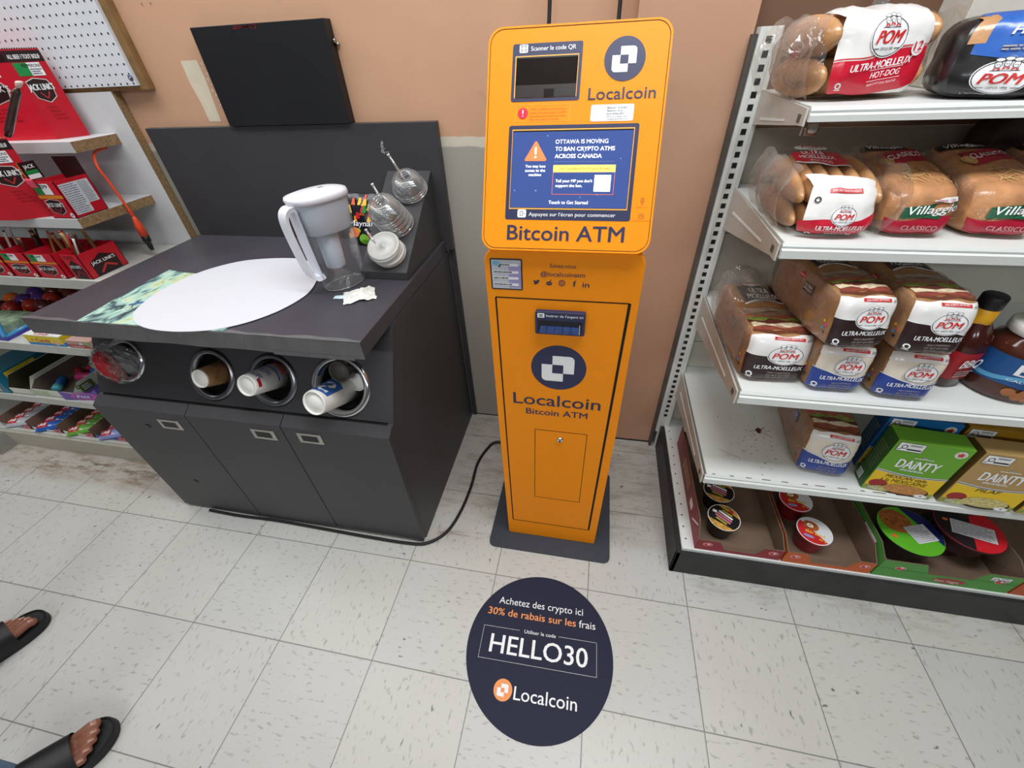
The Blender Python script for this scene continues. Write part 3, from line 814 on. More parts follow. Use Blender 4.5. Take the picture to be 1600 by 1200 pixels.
# water filter jug
clear = film('clear_acrylic', .075, .06, '#f4f6f8', .0)
jugw = M('jug_white_plastic', '#e9ebf4', .3, spec=.5, var=.01)
jugin = M('jug_frosted_plastic', '#cfd6e2', .3, var=.02)
JL = (1.357, .377, .8512); jug = thing('water_filter_jug', 'clear water filter jug with white lid and handle on the charcoal counter', 'jug', JL, math.radians(-117)); JK = .76
def oval_shell(mb, secs, mat, n=40, cap0=False, cap1=False, p=2.3):
    vs = []; fs = []
    for (a, b, z, cx) in secs:
        for i in range(n):
            t = 2 * math.pi * i / n; c, s_ = math.cos(t), math.sin(t)
            vs.append((cx + a * math.copysign(abs(c) ** (2 / p), c), b * math.copysign(abs(s_) ** (2 / p), s_), z))
    for j in range(len(secs) - 1):
        for i in range(n): fs.append((j * n + i, j * n + (i + 1) % n, (j + 1) * n + (i + 1) % n, (j + 1) * n + i))
    mb.add(vs, fs, mat, True)
    if cap0: mb.add(vs[:n], [tuple(range(n))[::-1]], mat)
    if cap1: mb.add(vs[-n:], [tuple(range(n))], mat)
mb = MB(); oval_shell(mb, [(.076, .052, .003, 0), (.080, .056, .008, 0), (.088, .061, .10, 0), (.096, .066, .20, 0), (.099, .068, .237, 0)], clear, cap0=True)
mb.tube([(.077 * math.cos(t * math.pi / 16), .053 * math.sin(t * math.pi / 16), .003) for t in range(33)], .0016, film('clear_acrylic_edge', .35, .1, '#ffffff', 0), 6)
mb.v = [(v[0] * JK, v[1] * JK, v[2]) for v in mb.v]; mb.build('jug_body', jug, label='clear plastic jug body')
mb = MB(); oval_shell(mb, [(.080, .056, .155, 0), (.086, .061, .160, 0), (.093, .064, .20, 0), (.0965, .066, .236, 0)], jugin, cap0=True); mb.v = [(v[0] * JK, v[1] * JK, v[2]) for v in mb.v]; mb.build('reservoir', jug)
mb = MB(); mb.lathe([(0, .058), (.033, .058), (.0345, .062), (.038, .155), (0, .155)], (.012, 0, 0), jugin, n=32); d_disc(mb, Flat((.012, -.0375, .12), (1, 0, 0), (0, 0, 1)), .0, 0, .0015, .0015, gp, .0012, 8); mb.v = [(v[0] * JK, v[1] * JK, v[2]) for v in mb.v]; mb.build('filter', jug)
mb = MB(); oval_shell(mb, [(.094, .064, .232, 0), (.104, .072, .234, .001), (.106, .073, .243, .003), (.103, .070, .249, .003), (.08, .054, .253, 0), (.03, .02, .2545, 0), (.004, .003, .2548, 0)], jugw, p=2.4)
oval_shell(mb, [(.05, .034, .2535, -.02), (.047, .031, .2558, -.02), (.01, .008, .2562, -.02)], jugw)
mb.v = [(v[0] * JK, v[1] * JK, v[2]) for v in mb.v]; mb.build('lid', jug)
mb = MB()
hp_ = smooth_path([(.092, 0, .228), (.118, 0, .226), (.134, 0, .212), (.137, 0, .18), (.131, 0, .12), (.122, 0, .07), (.108, 0, .050), (.09, 0, .048), (.078, 0, .05)], 5)
def strap(mb, pts, w, t, mat):
    n = len(pts); vs = []; fs = []
    for i, p in enumerate(pts):
        tg = (pts[min(i + 1, n - 1)] - pts[max(i - 1, 0)]).normalized(); nr = Vector((0, 1, 0)).cross(tg)
        for (a, b) in ((-w, -t), (-w * .8, t), (w * .8, t), (w, -t)): vs.append(p + Vector((0, a, 0)) + nr * b)
    for i in range(n - 1):
        for k in range(4): fs.append((i * 4 + k, i * 4 + (k + 1) % 4, (i + 1) * 4 + (k + 1) % 4, (i + 1) * 4 + k))
    fs += [(0, 1, 2, 3), ((n - 1) * 4 + 3, (n - 1) * 4 + 2, (n - 1) * 4 + 1, (n - 1) * 4)]
    mb.add(vs, fs, mat, False)
strap(mb, hp_, .024, .006, jugw)
strap(mb, [Vector(p) for p in ((.100, 0, .222), (.097, 0, .14), (.090, 0, .06), (.087, 0, .045))], .034, .002, jugw)
mb.v = [(v[0] * JK, v[1] * JK, v[2]) for v in mb.v]
mb.build('handle', jug)

# crumpled wrapper
def crumple(mb, c, sx, sy, h, mat, mat2=None, seed=0, n=14, yaw=0.0):
    rnd = random.Random(seed); cy, sy_ = math.cos(yaw), math.sin(yaw)
    def fn(u, v):
        a, b = (u - .5), (v - .5)
        nz_ = mnoise.noise(Vector((u * 4 + seed, v * 4, seed))) * .6 + mnoise.noise(Vector((u * 9, v * 9 + seed, 2.0))) * .5
        x = a * sx * (1 + .25 * nz_); y = b * sy * (1 + .35 * mnoise.noise(Vector((u * 3, v * 3, seed + 7.0))))
        z = max(0, h * (.55 * math.exp(-(a * a + b * b) * 9) + .45 * abs(nz_)))
        return (c[0] + x * cy - y * sy_, c[1] + x * sy_ + y * cy, c[2] + z)
    mb.grid(fn, n, n, mat, False)
mb = MB(); crumple(mb, (1.437, .305, .8515), .085, .075, .028, M('wrapper_white', '#e3e4df', .5, var=.08, vscale=60), seed=3, yaw=.5)
crumple(mb, (1.395, .293, .8515), .05, .02, .008, M('wrapper_pale_blue', '#c5dbe4', .5, var=.1), seed=9, yaw=.1, n=8)
tag(mb.build('crumpled_wrapper'), 'small crumpled white paper wrapper lying in front of the jug', 'wrapper')

# candy pouch behind the jug
pouch_blk = M('pouch_black', '#1d1a24', .25, spec=.6, var=.1, bump=.2, bscale=40)
PO_ = (1.295, .69, .8512); pouch = thing('candy_pouch', 'black candy pouch with colourful fruit print standing behind the clear jug', 'candy bag', PO_)
def pouch_S(u, v, l=0):
    w, h = .16, .155
    x = (u - .5) * w; z = v * h
    bul = .020 * (1 - (2 * u - 1) ** 4) * (1 - (2 * v - 1) ** 4)
    return Vector((x, -.022 + .052 * v - bul - l + .002 * math.sin(u * 17 + v * 5), z))
mb = MB(); mb.grid(lambda u, v: pouch_S(u, v), 20, 20, pouch_blk); mb.grid(lambda u, v: (lambda p: Vector((p.x, .0 + .03 * v + (.03 * v - .0) * 0 - (p.y - (-.022 + .052 * v)) * .4, p.z)))(pouch_S(u, v)), 20, 20, pouch_blk)
mb.build('pouch', pouch)
mb = MB()
cols = ['#f2a01e', '#d8341f', '#f5d44a', '#e2601d', '#2f8a3a', '#c8202c', '#f7c23a']
rnd = random.Random(2)
for i in range(26):
    a = rnd.uniform(.1, .9); b = rnd.uniform(.55, .92); L_ = rnd.uniform(.08, .16); w = rnd.uniform(.03, .06); dx = (a - .5) * .6
    d_poly(mb, pouch_S, [(a - w, b - L_ * .5), (a + w, b - L_ * .5), (a + w + dx * .2, b + L_ * .5), (a + dx * .2, b + L_ * .5)], M('fruit_' + cols[i % 7], cols[i % 7], .3), .002 + i * .00015)
for cxx, cyy, r_, h_ in ((.25, .30, .10, '#f0792a'), (.33, .33, .05, '#8cc63f'), (.45, .15, .12, '#7cc23a'), (.62, .2, .1, '#d42a30'), (.75, .33, .1, '#f3c13a'), (.12, .22, .06, '#f29a2a')):
    d_disc(mb, pouch_S, cxx, cyy, r_, r_ * 1.0, M('fruit_' + h_, h_, .3), .004 + r_ * .01, 20)
for t in range(8): d_line(mb, pouch_S, (.42 + .04 * math.sin(t), .60 + .035 * t), (.42 + .06 * math.sin(t + 1), .60 + .035 * (t + 1)), .012, black, .0068)
d_text(mb, pouch_S, 'Maynards', .14, .43, .74, .11, white, .0075, .03, .2)
mb.build('print', pouch, label='bright fruit print with white lettering')

# lids and straws on the ramp
RT = math.radians(33); RNn = Vector((0, -math.sin(RT), math.cos(RT)))
lid_w = M('lid_frosted_white', '#d5d6d2', .3, spec=.5, var=.03, alpha=.92)
lid_c = film('lid_clear_plastic', .13, .08, '#f5f7f8', .0)
mb = MB(); mb.lathe([(.0475, 0), (.0485, .003), (.046, .008), (.043, .008), (.042, .004), (.006, .004), (.006, .0075), (0, .0075)], (0, 0, 0), lid_w, n=40)
p0 = mb.build('flat_lid'); b1 = Vector((1.474, .462, .9075))
for i in range(5):
    o = p0 if i == 0 else p0.copy()
    if i: COL.objects.link(o)
    jig = Vector((.003 * math.sin(i * 2.1), .002 * math.cos(i * 3), 0)) - Vector((.0022 * i, 0, 0))
    o.location = b1 + RNn * (.0085 * i) + jig; o.rotation_euler = (RT, .03 * math.sin(i * 4), 0)
    tag(o, 'frosted white flat cup lid in the lowest stack on the ramp', 'cup lid', 'frosted flat lids on the ramp')
    if i == 4: o['label'] = 'topmost frosted white flat lid with a straw lying through it, front of ramp'
mb = MB()
mb.lathe([(.0485, 0), (.050, .002), (.0485, .006), (.047, .009), (.046, .018), (.0425, .029), (.036, .0375), (.027, .0425), (.0165, .0445), (.0165, .043)], (0, 0, 0), lid_c, n=40)
mb.lathe([(.0478, .0), (.0505, .0015), (.0505, .003), (.0478, .0045)], (0, 0, 0), film('lid_clear_rim', .62, .1, '#ffffff', 0), n=40)
p1 = mb.build('dome_lid'); first = True
for base, cnt, lab, grp in ((Vector((1.473, .549, .9650)), 8, 'clear dome lid nested in the tall middle stack on the ramp', 'clear dome lids, tall stack'), (Vector((1.493, .652, 1.0325)), 3, 'clear dome lid nested in the short stack against the back panel', 'clear dome lids, short stack')):
    for i in range(cnt):
        o = p1 if first else p1.copy()
        if not first: COL.objects.link(o)
        first = False
        o.location = base + RNn * (.0072 * i) + Vector((-.0022 * i, 0, 0)); o.rotation_euler = (RT, .04 * math.sin(i * 3 + cnt), 0)
        tag(o, lab, 'cup lid', grp)
straw_m = film('straw_clear', .42, .1, '#ffffff', 0)
for a, b, lab in (((1.412, .468, .975), (1.447, .448, .935), 'clear straw poked through the frosted flat lids'), ((1.44, .515, 1.085), (1.468, .53, .995), 'clear straw standing in the tall stack of dome lids'), ((1.462, .605, 1.141), (1.495, .625, 1.06), 'clear straw standing in the short stack by the back panel')):
    A, B = Vector(a), Vector(b); d_ = (B - A).normalized()
    mb = MB(); mb.tube([A, B], .0036, straw_m, 10); mb.tube([A - d_ * .001, A + d_ * .002], .0042, white, 10)
    tag(mb.build('straw'), lab, 'straw')

# ------------------------------------------------------------------ cups in the openings
cup_white = M('cup_white_card', '#f0efea', .5, var=.02)
def cup(name, label, tip, direc, L_, r0, r1, wall, deco=None, group=None, basem=None):
    """paper cup lying with its base towards the room; tip = centre of its base"""
    T = Vector(tip); D = Vector(direc).normalized()     # D points from base into the counter
    t = thing(name, label, 'paper cup', tuple(T), 0, group)
    q = Vector((0, 0, 1)).rotation_difference(D)
    mb = MB(); mb.lathe([(r0 * .90, .006), (r0 * .93, 0), (r0, .0), (r0 + .0008, .003), (r1, L_), (r1 - .002, L_), (r1 * .96, L_ * .98)], (0, 0, 0), wall, D, 40)
    def S(a, v, l=0.0):
        r = r0 + (r1 - r0) * v + l
        return q @ Vector((r * math.cos(a), r * math.sin(a), v * L_))
    if deco: deco(mb, S, q)
    mb.build('sleeve', t)
    mb = MB(); mb.lathe([(0, .005), (r0 * .90, .005), (r0 * .90, .007), (0, .007)], (0, 0, 0), basem or cup_white, D, 32)
    mb.lathe([(r0 * .90, .005), (r0 * .93, -.0005), (r0, -.0005), (r0 + .001, .004)], (0, 0, 0), basem or cup_white, D, 32)
    mb.build('base', t)
    return t, S, q
brown = M('kraft_brown_cup', '#a07850', .55, var=.25, vscale=40)
def ang_of(q, d):     # angle on the cup whose outward direction is nearest to d
    v = q.inverted() @ Vector(d); return math.atan2(v.y, v.x)
def deco_brown(mb, S, q):
    a = ang_of(q, (.3, -.5, .8)); B = M('coffee_stain_brown', '#4b241b', .5, var=.2)
    d_disc(mb, lambda u, v, l: S(a + u, v, l), .05, .62, .62, .17, B, .0006, 20, 3)
    d_disc(mb, lambda u, v, l: S(a + u, v, l), -.55, .78, .25, .09, B, .0006, 16, 2)
cup('paper_cup', 'brown kraft paper cup poking out of the second round opening of the counter', (.988, .105, .671), (.03, .93, -.38), .14, .0265, .042, brown, deco_brown)
cb, cr = M('cup_blue', '#2a62ae', .4), M('cup_red', '#b3202b', .4)
def deco_prix(mb, S, q):
    a = ang_of(q, (.35, -.3, .85))
    # lettering runs around the cup: u along the axis, v round it
    T = lambda u, v, l: S(a + v, u, l)
    d_text(mb, lambda u, v, l: S(a + .5 - u, v, l), 'PRIX', .05, .10, 1.0, .11, cb, .0007, .03)
    d_text(mb, lambda u, v, l: S(a + .5 - u, v, l), 'PRIZES', .0, .30, 1.1, .10, cb, .0007, .03)
    d_band(mb, lambda u, v, l: S(a + u, v, l), .45, 1.2, .06, .13, cr, .0006, 8, 2)
    d_band(mb, lambda u, v, l: S(a + u, v, l), -.8, 1.2, .50, .53, cb, .0006, 12, 2)
    d_text(mb, lambda u, v, l: S(a + .9 - u, v, l), 'SUPPER', .1, .60, 1.7, .17, cr, .0007, .05)
    d_band(mb, lambda u, v, l: S(a + u, v, l), -.9, 1.3, .84, .97, cr, .0006, 12, 2)
cup('paper_cup', 'white paper cup with red and blue PRIX lettering in the third round opening', (1.155, .09, .676), (.03, .93, -.38), .15, .030, .043, cup_white, deco_prix)
def deco_s(mb, S, q):
    a = ang_of(q, (.12, -.3, .9))
    d_band(mb, lambda u, v, l: S(a + u, v, l), -.95, .85, lambda u: .05 + .05 * abs(u), lambda u: .50 - .05 * u, cb, .0006, 16, 4)
    d_text(mb, lambda u, v, l: S(a + .55 - u, v, l), 'S', .0, .10, .85, .30, white, .001, .06)
    d_text(mb, lambda u, v, l: S(a - .75 - u, v, l), 'Zone', .0, .12, .4, .045, cb, .001, .0)
    d_text(mb, lambda u, v, l: S(a - .25 - u, v, l), 'P', .1, .72, .45, .17, cr, .0007, .05)
    d_disc(mb, lambda u, v, l: S(a + u, v, l), .2, .62, .16, .05, cr, .0008, 14)
cup('paper_cup', 'white paper cup with blue band and big white S in the fourth round opening', (1.364, .07, .656), (.08, .93, -.36), .17, .034, .046, cup_white, deco_s)
cup('paper_cup', 'black and grey paper cup lying deeper inside the fourth round opening', (1.395, .165, .690), (.05, .95, -.3), .12, .030, .034, M('cup_dark', '#3b3733', .4, var=.4, vscale=30), basem=M('cup_dark_base', '#57524c', .5))
cup('paper_cup', 'white paper cup lying on its side behind the blue banded cup', (1.425, .185, .640), (.05, .95, -.3), .10, .026, .030, cup_white)

# plastic wrapped bundle in the first opening
bun = thing('wrapped_bundle', 'crumpled clear plastic bag with a red pack stuffed in the first round opening', 'plastic bag', tuple(PF(.65, .112)))
def blob(mb, c, r, mat, seed, sx=1, sy=1, sz=1, n=26, m=18, amp=.25, cut=None, freq=3):
    c = Vector(c); vs = []; fs = []
    for j in range(m + 1):
        th = math.pi * j / m
        for i in range(n):
            a = 2 * math.pi * i / n
            d_ = Vector((math.sin(th) * math.cos(a), math.sin(th) * math.sin(a), math.cos(th)))
            k = 1 + amp * mnoise.noise(d_ * freq + Vector((seed, 0, 0))) + amp * .5 * mnoise.noise(d_ * freq * 2.3 + Vector((0, seed, 0)))
            vs.append(c + Vector((d_.x * sx, d_.y * sy, d_.z * sz)) * r * k)
    for j in range(m):
        for i in range(n): fs.append((j * n + i, (j + 1) * n + i, (j + 1) * n + (i + 1) % n, j * n + (i + 1) % n))
    mb.add(vs, fs, mat, False)
mb = MB(); blob(mb, (-.004, -.038, .002), .046, M('red_foil_pack', '#a81e26', .25, spec=.7, var=.2, vscale=40), 4, .66, .62, 1.12, amp=.2)
mb.build('red_pack', bun, label='crinkled red pack')
mb = MB(); blob(mb, (.020, -.004, .004), .050, M('grey_foil', '#6d6d70', .3, spec=.6, var=.3, vscale=25), 8, 1.0, .55, 1.0, amp=.12); mb.build('grey_pack', bun)
mb = MB(); blob(mb, (-.004, -.012, -.004), .067, film('bundle_film', .09, .1, '#f2f2f2', .8, 40), 2, 1.0, .75, 1.02, amp=.2)
blob(mb, (-.052, -.022, -.008), .034, film('bundle_film', .09), 6, .9, .8, 1.2, amp=.4); blob(mb, (-.01, -.03, -.062), .014, film('bundle_film', .09), 1, .7, .5, 1.6, amp=.3, n=12, m=8)
mb.build('film', bun, label='clear crumpled film')
# ------------------------------------------------------------------ white metal shelving bay
enamel = M('white_enamel', '#dfe3e0', .35, spec=.45, var=.04, vscale=9)
enamel2 = M('beige_enamel_panel', '#cfccc0', .45, spec=.4, var=.05, vscale=5)
enamel3 = M('grey_enamel_bracket', '#bdb9b0', .4, spec=.4, var=.05)
kick_blk = M('scuffed_black_kick', '#2a2a2b', .5, spec=.4, var=.35, vscale=14)
rust = M('rust_spots', '#5a2f1e', .8, var=.2)
GO = (3.03, .40, 0)
gon = thing('shelving_bay', 'white metal store shelving bay stocked with bread, standing beside the tan column', 'shelves', GO)
X0, X1 = 2.425, 3.64
mb = MB()
for xa in (2.378,):
    mb.box(xa, xa + .010, .652, .70, 0.10, 1.372, enamel); mb.box(xa + .036, xa + .046, .650, .70, .10, 1.372, enamel); mb.box(xa + .010, xa + .036, .657, .70, 0, 1.372, enamel)
UF = Flat((2.388, .657, 0), (1, 0, 0), (0, 0, 1)); z = .19
while z < 1.36:
    d_rect(mb, UF, .007, z - .0065, .0195, z + .0065, black, .0006); z += .0252
mb.build('upright', gon, GO)
mb = MB(); mb.box(2.366, 2.377, .66, .70, .0, 1.36, M('dark_gap_post', '#55504b', .6, var=.3, vscale=8)); mb.build('rear_post', gon, GO)
mb = MB(); mb.box(X0 - .002, X1, .703, .714, .13, 1.172, enamel2)
GBF = Flat((0, .703, 0), (1, 0, 0), (0, 0, 1))
for zz in (.905, .52): d_rect(mb, GBF, X0, zz, X1, zz + .002, M('panel_seam', '#5d584e', .7), .0006)
mb.build('back_panel', gon, GO)
mb = MB(); mb.box(2.409, X1, .116, .70, .112, .134, enamel, .001)
HFl = Flat((0, 0, .134), (1, 0, 0), (0, 1, 0))
for i in range(12): d_disc(mb, HFl, 2.424 + .002 * math.sin(i * 5), .15 + i * .043, .0028, .0028, black, .0005, 10)
mb.build('base_deck', gon, GO)
mb = MB(); mb.box(2.394, X1, .106, .116, 0, .122, kick_blk, .002); mb.box(2.394, 2.408, .106, .70, 0, .128, kick_blk, .002); mb.build('kick_plate', gon, GO)
def shelf(zt, yf, brk, lip, marks=0):
    mb = MB()
    mb.box(X0, X1, yf + .006, .70, zt - .022, zt, enamel, .001)
    sf = Flat((0, 0, zt), (1, 0, 0), (0, 1, 0))
    if marks:
        rnd = random.Random(marks)
        d_poly(mb, sf, [(2.60, .39), (2.612, .40), (2.618, .388), (2.611, .372), (2.603, .376)], rust, .0005)
        for a in range(6): d_line(mb, sf, (2.608, .386), (2.608 + rnd.uniform(-.03, .04), .386 + rnd.uniform(-.03, .02)), .0012, rust, .0006)
        for a in range(70):
            px = rnd.gauss(2.585, .04); py = rnd.gauss(.33, .05)
            if px > 2.44 and py > yf + .02: d_disc(mb, sf, px, py, rnd.uniform(.0007, .0022), rnd.uniform(.0007, .002), rust, .0005, 7)
        d_line(mb, sf, (2.475, .29), (2.53, .262), .0009, rust, .0006)
        for a in range(26): d_rect(mb, sf, X0 + a * .046 + rnd.uniform(0, .02), yf + .007, X0 + a * .046 + rnd.uniform(.022, .034), yf + .0095, rust, .0005)
    s = mb.build('shelf', gon, GO)
    mb = MB()
    mb.prism([(yf + .006, zt), (yf + .002, zt - .006), (yf + .004, zt - .010), (yf - .002, zt - .013), (yf - .002, zt - .013 - lip), (yf + .006, zt - .013 - lip)], 'x', X0 - .004, X1, enamel)
    mb.build('price_rail', s, GO)
    mb = MB()
    mb.prism([(.655, zt + .004), (yf + .008, zt - .003), (yf + .004, zt - .02 - lip), (yf + .03, zt - .026 - lip * .6), (.64, zt - .02 - brk), (.655, zt - .02 - brk)], 'x', X0 - .010, X0 - .006, enamel3)
    mb.prism([(.60, zt - .045), (yf + .10, zt - .030), (yf + .10, zt - .034), (.60, zt - .051)], 'x', X0 - .0115, X0 - .010, enamel)
    mb.box(X0 - .0112, X0 - .0098, yf + .022, yf + .036, zt - .027, zt - .014, M('panel_seam', '#5d584e', .7))
    mb.build('bracket', s, GO)
    return s
shelf(1.255, .345, .045, .010); shelf(1.043, .252, .085, .016); shelf(.722, .180, .085, .018); shelf(.411, .184, .085, .018, 5)
mb = MB(); mb.lathe([(.012, 0), (.012, .012), (.007, .014), (.0, .014)], (2.475, .46, 1.206), steel, (0, -1, 0), 14); mb.box(2.462, 2.488, .46, .475, 1.19, 1.234, steel, .002); mb.build('shelf_clip', gon, GO)

# ------------------------------------------------------------------ bread
crust = M('bread_crust', '#a0744a', .45, spec=.4, var=.22, vscale=28, bump=.35, bscale=50, coat=.55)
crust_b = M('bun_crust', '#c19062', .4, spec=.4, var=.2, vscale=22, bump=.35, bscale=45, coat=.6)
crust_r = M('rustic_crust', '#bb8559', .5, spec=.4, var=.3, vscale=26, bump=.5, bscale=60, coat=.5)
crumb = M('white_bread', '#efe4d2', .5, var=.05, coat=.4, bump=.15, bscale=60)
def pr(name, h, **k): return M(name, h, .3, spec=.55, var=.03, bump=.22, bscale=34, coat=.35, **k)
p_white, p_brown, p_blue, p_red = pr('bag_white', '#eceae8'), pr('bag_brown', '#2e1c1b'), pr('bag_blue', '#1f3f95'), pr('bag_red', '#cf1c35')
p_black, p_blue2, p_green, p_crim = pr('bag_black', '#1a191b'), pr('bag_bright_blue', '#2b62b8'), pr('bag_green', '#1f5a3c'), pr('bag_crimson', '#b01b35')
pom_red = M('logo_red', '#cf2f2c', .35, var=.02); ghost = M('print_pale', '#a89f9b', .4)
bag_film = film('bread_bag_film', .055, .12, '#fbf8f4', .9, 40)
bag_film2 = film('bread_bag_film_loose', .13, .10, '#f7f4f0', .9, 30)

class Block:
    """soft rounded block seen as six sides; f(side, u, v, lift): u, v in -1..1 over the side"""
    def __init__(s, w, d, h, p=6.0, seed=0, amp=.0015, lean=0.0, taper=0.0, fr=18, off=(0, 0, 0), slope=0.0):
        s.slope = slope; s.w, s.d, s.h, s.p, s.seed, s.amp, s.lean, s.taper, s.fr, s.off = w, d, h, p, seed, amp, lean, taper, fr, Vector(off)
    def pos(s, c, l=0.0):
        x, y, z = c; p = s.p
        k = (abs(x) ** p + abs(y) ** p + abs(z) ** p) ** (-1 / p)
        x, y, z = x * k, y * k, z * k
        n = Vector((math.copysign(abs(x) ** (p - 1), x) / s.w, math.copysign(abs(y) ** (p - 1), y) / s.d, math.copysign(abs(z) ** (p - 1), z) / s.h)).normalized()
        tz = (z + 1) / 2
        q = Vector((x * s.w / 2 * (1 - s.taper * tz), s.d / 2 + y * s.d / 2 + s.lean * tz * (1 - y) / 2, s.h / 2 + z * s.h / 2))
        q.z *= 1 - s.slope * (1 - y) / 2
        q += n * (l + s.amp * (mnoise.noise(q * s.fr * 1.7 + Vector((s.seed * 3.1, 0, 0))) + .5 * mnoise.noise(q * s.fr * 4 + Vector((0, s.seed * 2.3, 0)))))
        q.z = max(q.z, .0003)
        return q + s.off
    def side(s, k):
        C = {'front': lambda u, v: (u, -1, v), 'top': lambda u, v: (u, v, 1), 'left': lambda u, v: (-1, -u, v), 'right': lambda u, v: (1, u, v), 'back': lambda u, v: (-u, 1, v), 'bottom': lambda u, v: (u, -v, -1)}[k]
        return lambda u, v, l=0.0: s.pos(C(max(-1, min(1, u)), max(-1, min(1, v))), l)
    def fill(s, mb, mat, n=12, l=0.0, sides=('front', 'top', 'left', 'right', 'back', 'bottom')):
        for k in sides:
            S = s.side(k); mb.grid(lambda u, v: S(u, v, l), n, n, mat, True, -1, 1, -1, 1)

def pom_logo(mb, S, cx, cy, rx, ry, l=.0022):
    d_disc(mb, S, cx, cy, rx, ry, white, l, 32, 3); d_ring(mb, S, cx, cy, rx, ry, rx * .035, black, l + .0004, 32, ry / rx); d_ring(mb, S, cx, cy, rx * 1.06, ry * 1.06, rx * .05, white, l + .0001, 32, ry / rx)
    d_text(mb, S, 'POM', cx - rx * .76, cy - ry * .34, rx * 1.42, ry * .62, pom_red, l + .0009, .045, .22)
    d_textc(mb, S, 'DEPUIS 1898', cx, cy - ry * .68, rx * .72, ry * .15, black, l + .0008, .0)
    d_line(mb, S, (cx - rx * .75, cy - ry * .60), (cx - rx * .45, cy - ry * .60), ry * .04, black, l + .0008); d_line(mb, S, (cx + rx * .45, cy - ry * .60), (cx + rx * .75, cy - ry * .60), ry * .04, black, l + .0008)
    for k, dx in enumerate((-.30, 0, .30)):
        hx, hy = cx + dx * rx, cy + ry * (.78 + (.06 if k == 1 else 0))
        d_disc(mb, S, hx, hy, rx * .13, ry * .20, white, l + .0006, 14); d_ring(mb, S, hx, hy, rx * .13, ry * .20, rx * .022, black, l + .0009, 14, ry / rx)
        d_disc(mb, S, hx, hy + ry * .27, rx * .17, ry * .12, white, l + .001, 14); d_ring(mb, S, hx, hy + ry * .27, rx * .17, ry * .12, rx * .022, black, l + .0012, 14, ry / rx)
        d_line(mb, S, (hx - rx * .06, hy - ry * .02), (hx - rx * .02, hy - ry * .02), ry * .035, black, l + .0012); d_line(mb, S, (hx + rx * .02, hy - ry * .02), (hx + rx * .06, hy - ry * .02), ry * .035, black, l + .0012)
        d_poly(mb, S, [(hx - rx * .13, hy - ry * .34), (hx, hy - ry * .27), (hx + rx * .13, hy - ry * .34), (hx + rx * .11, hy - ry * .20), (hx, hy - ry * .25), (hx - rx * .11, hy - ry * .20)], pom_red, l + .0013)
    d_line(mb, S, (cx - rx * .5, cy + ry * .42), (cx + rx * .5, cy + ry * .42), ry * .03, black, l + .0006)
def recycle(mb, S, cx, cy, r, k, l=.0026):
    d_ring(mb, S, cx, cy, r, r * k, r * .45, white, l, 16, k); d_rect(mb, S, cx - r, cy - r * k * 1.45, cx + r, cy - r * k * 1.1, white, l)
def magnifier(mb, S, x0, y0, w, h, l=.0012):
    """white nutrition notice with the magnifying glass sign"""
    d_rect(mb, S, x0, y0, x0 + w, y0 + h, white, l); d_frame(mb, S, x0, y0, x0 + w, y0 + h, min(w, h) * .03, black, l + .0002)
    d_ring(mb, S, x0 + w * .25, y0 + h * .52, w * .12, h * .24, w * .035, black, l + .0004, 16, h / w * 2)
    d_line(mb, S, (x0 + w * .17, y0 + h * .32), (x0 + w * .06, y0 + h * .12), w * .035, black, l + .0004)
    d_rect(mb, S, x0 + w * .38, y0 + h * .18, x0 + w * .94, y0 + h * .34, black, l + .0004); d_lines(mb, S, x0 + w * .42, y0 + h * .62, x0 + w * .9, y0 + h * .86, 2, gp, l + .0004, 3)

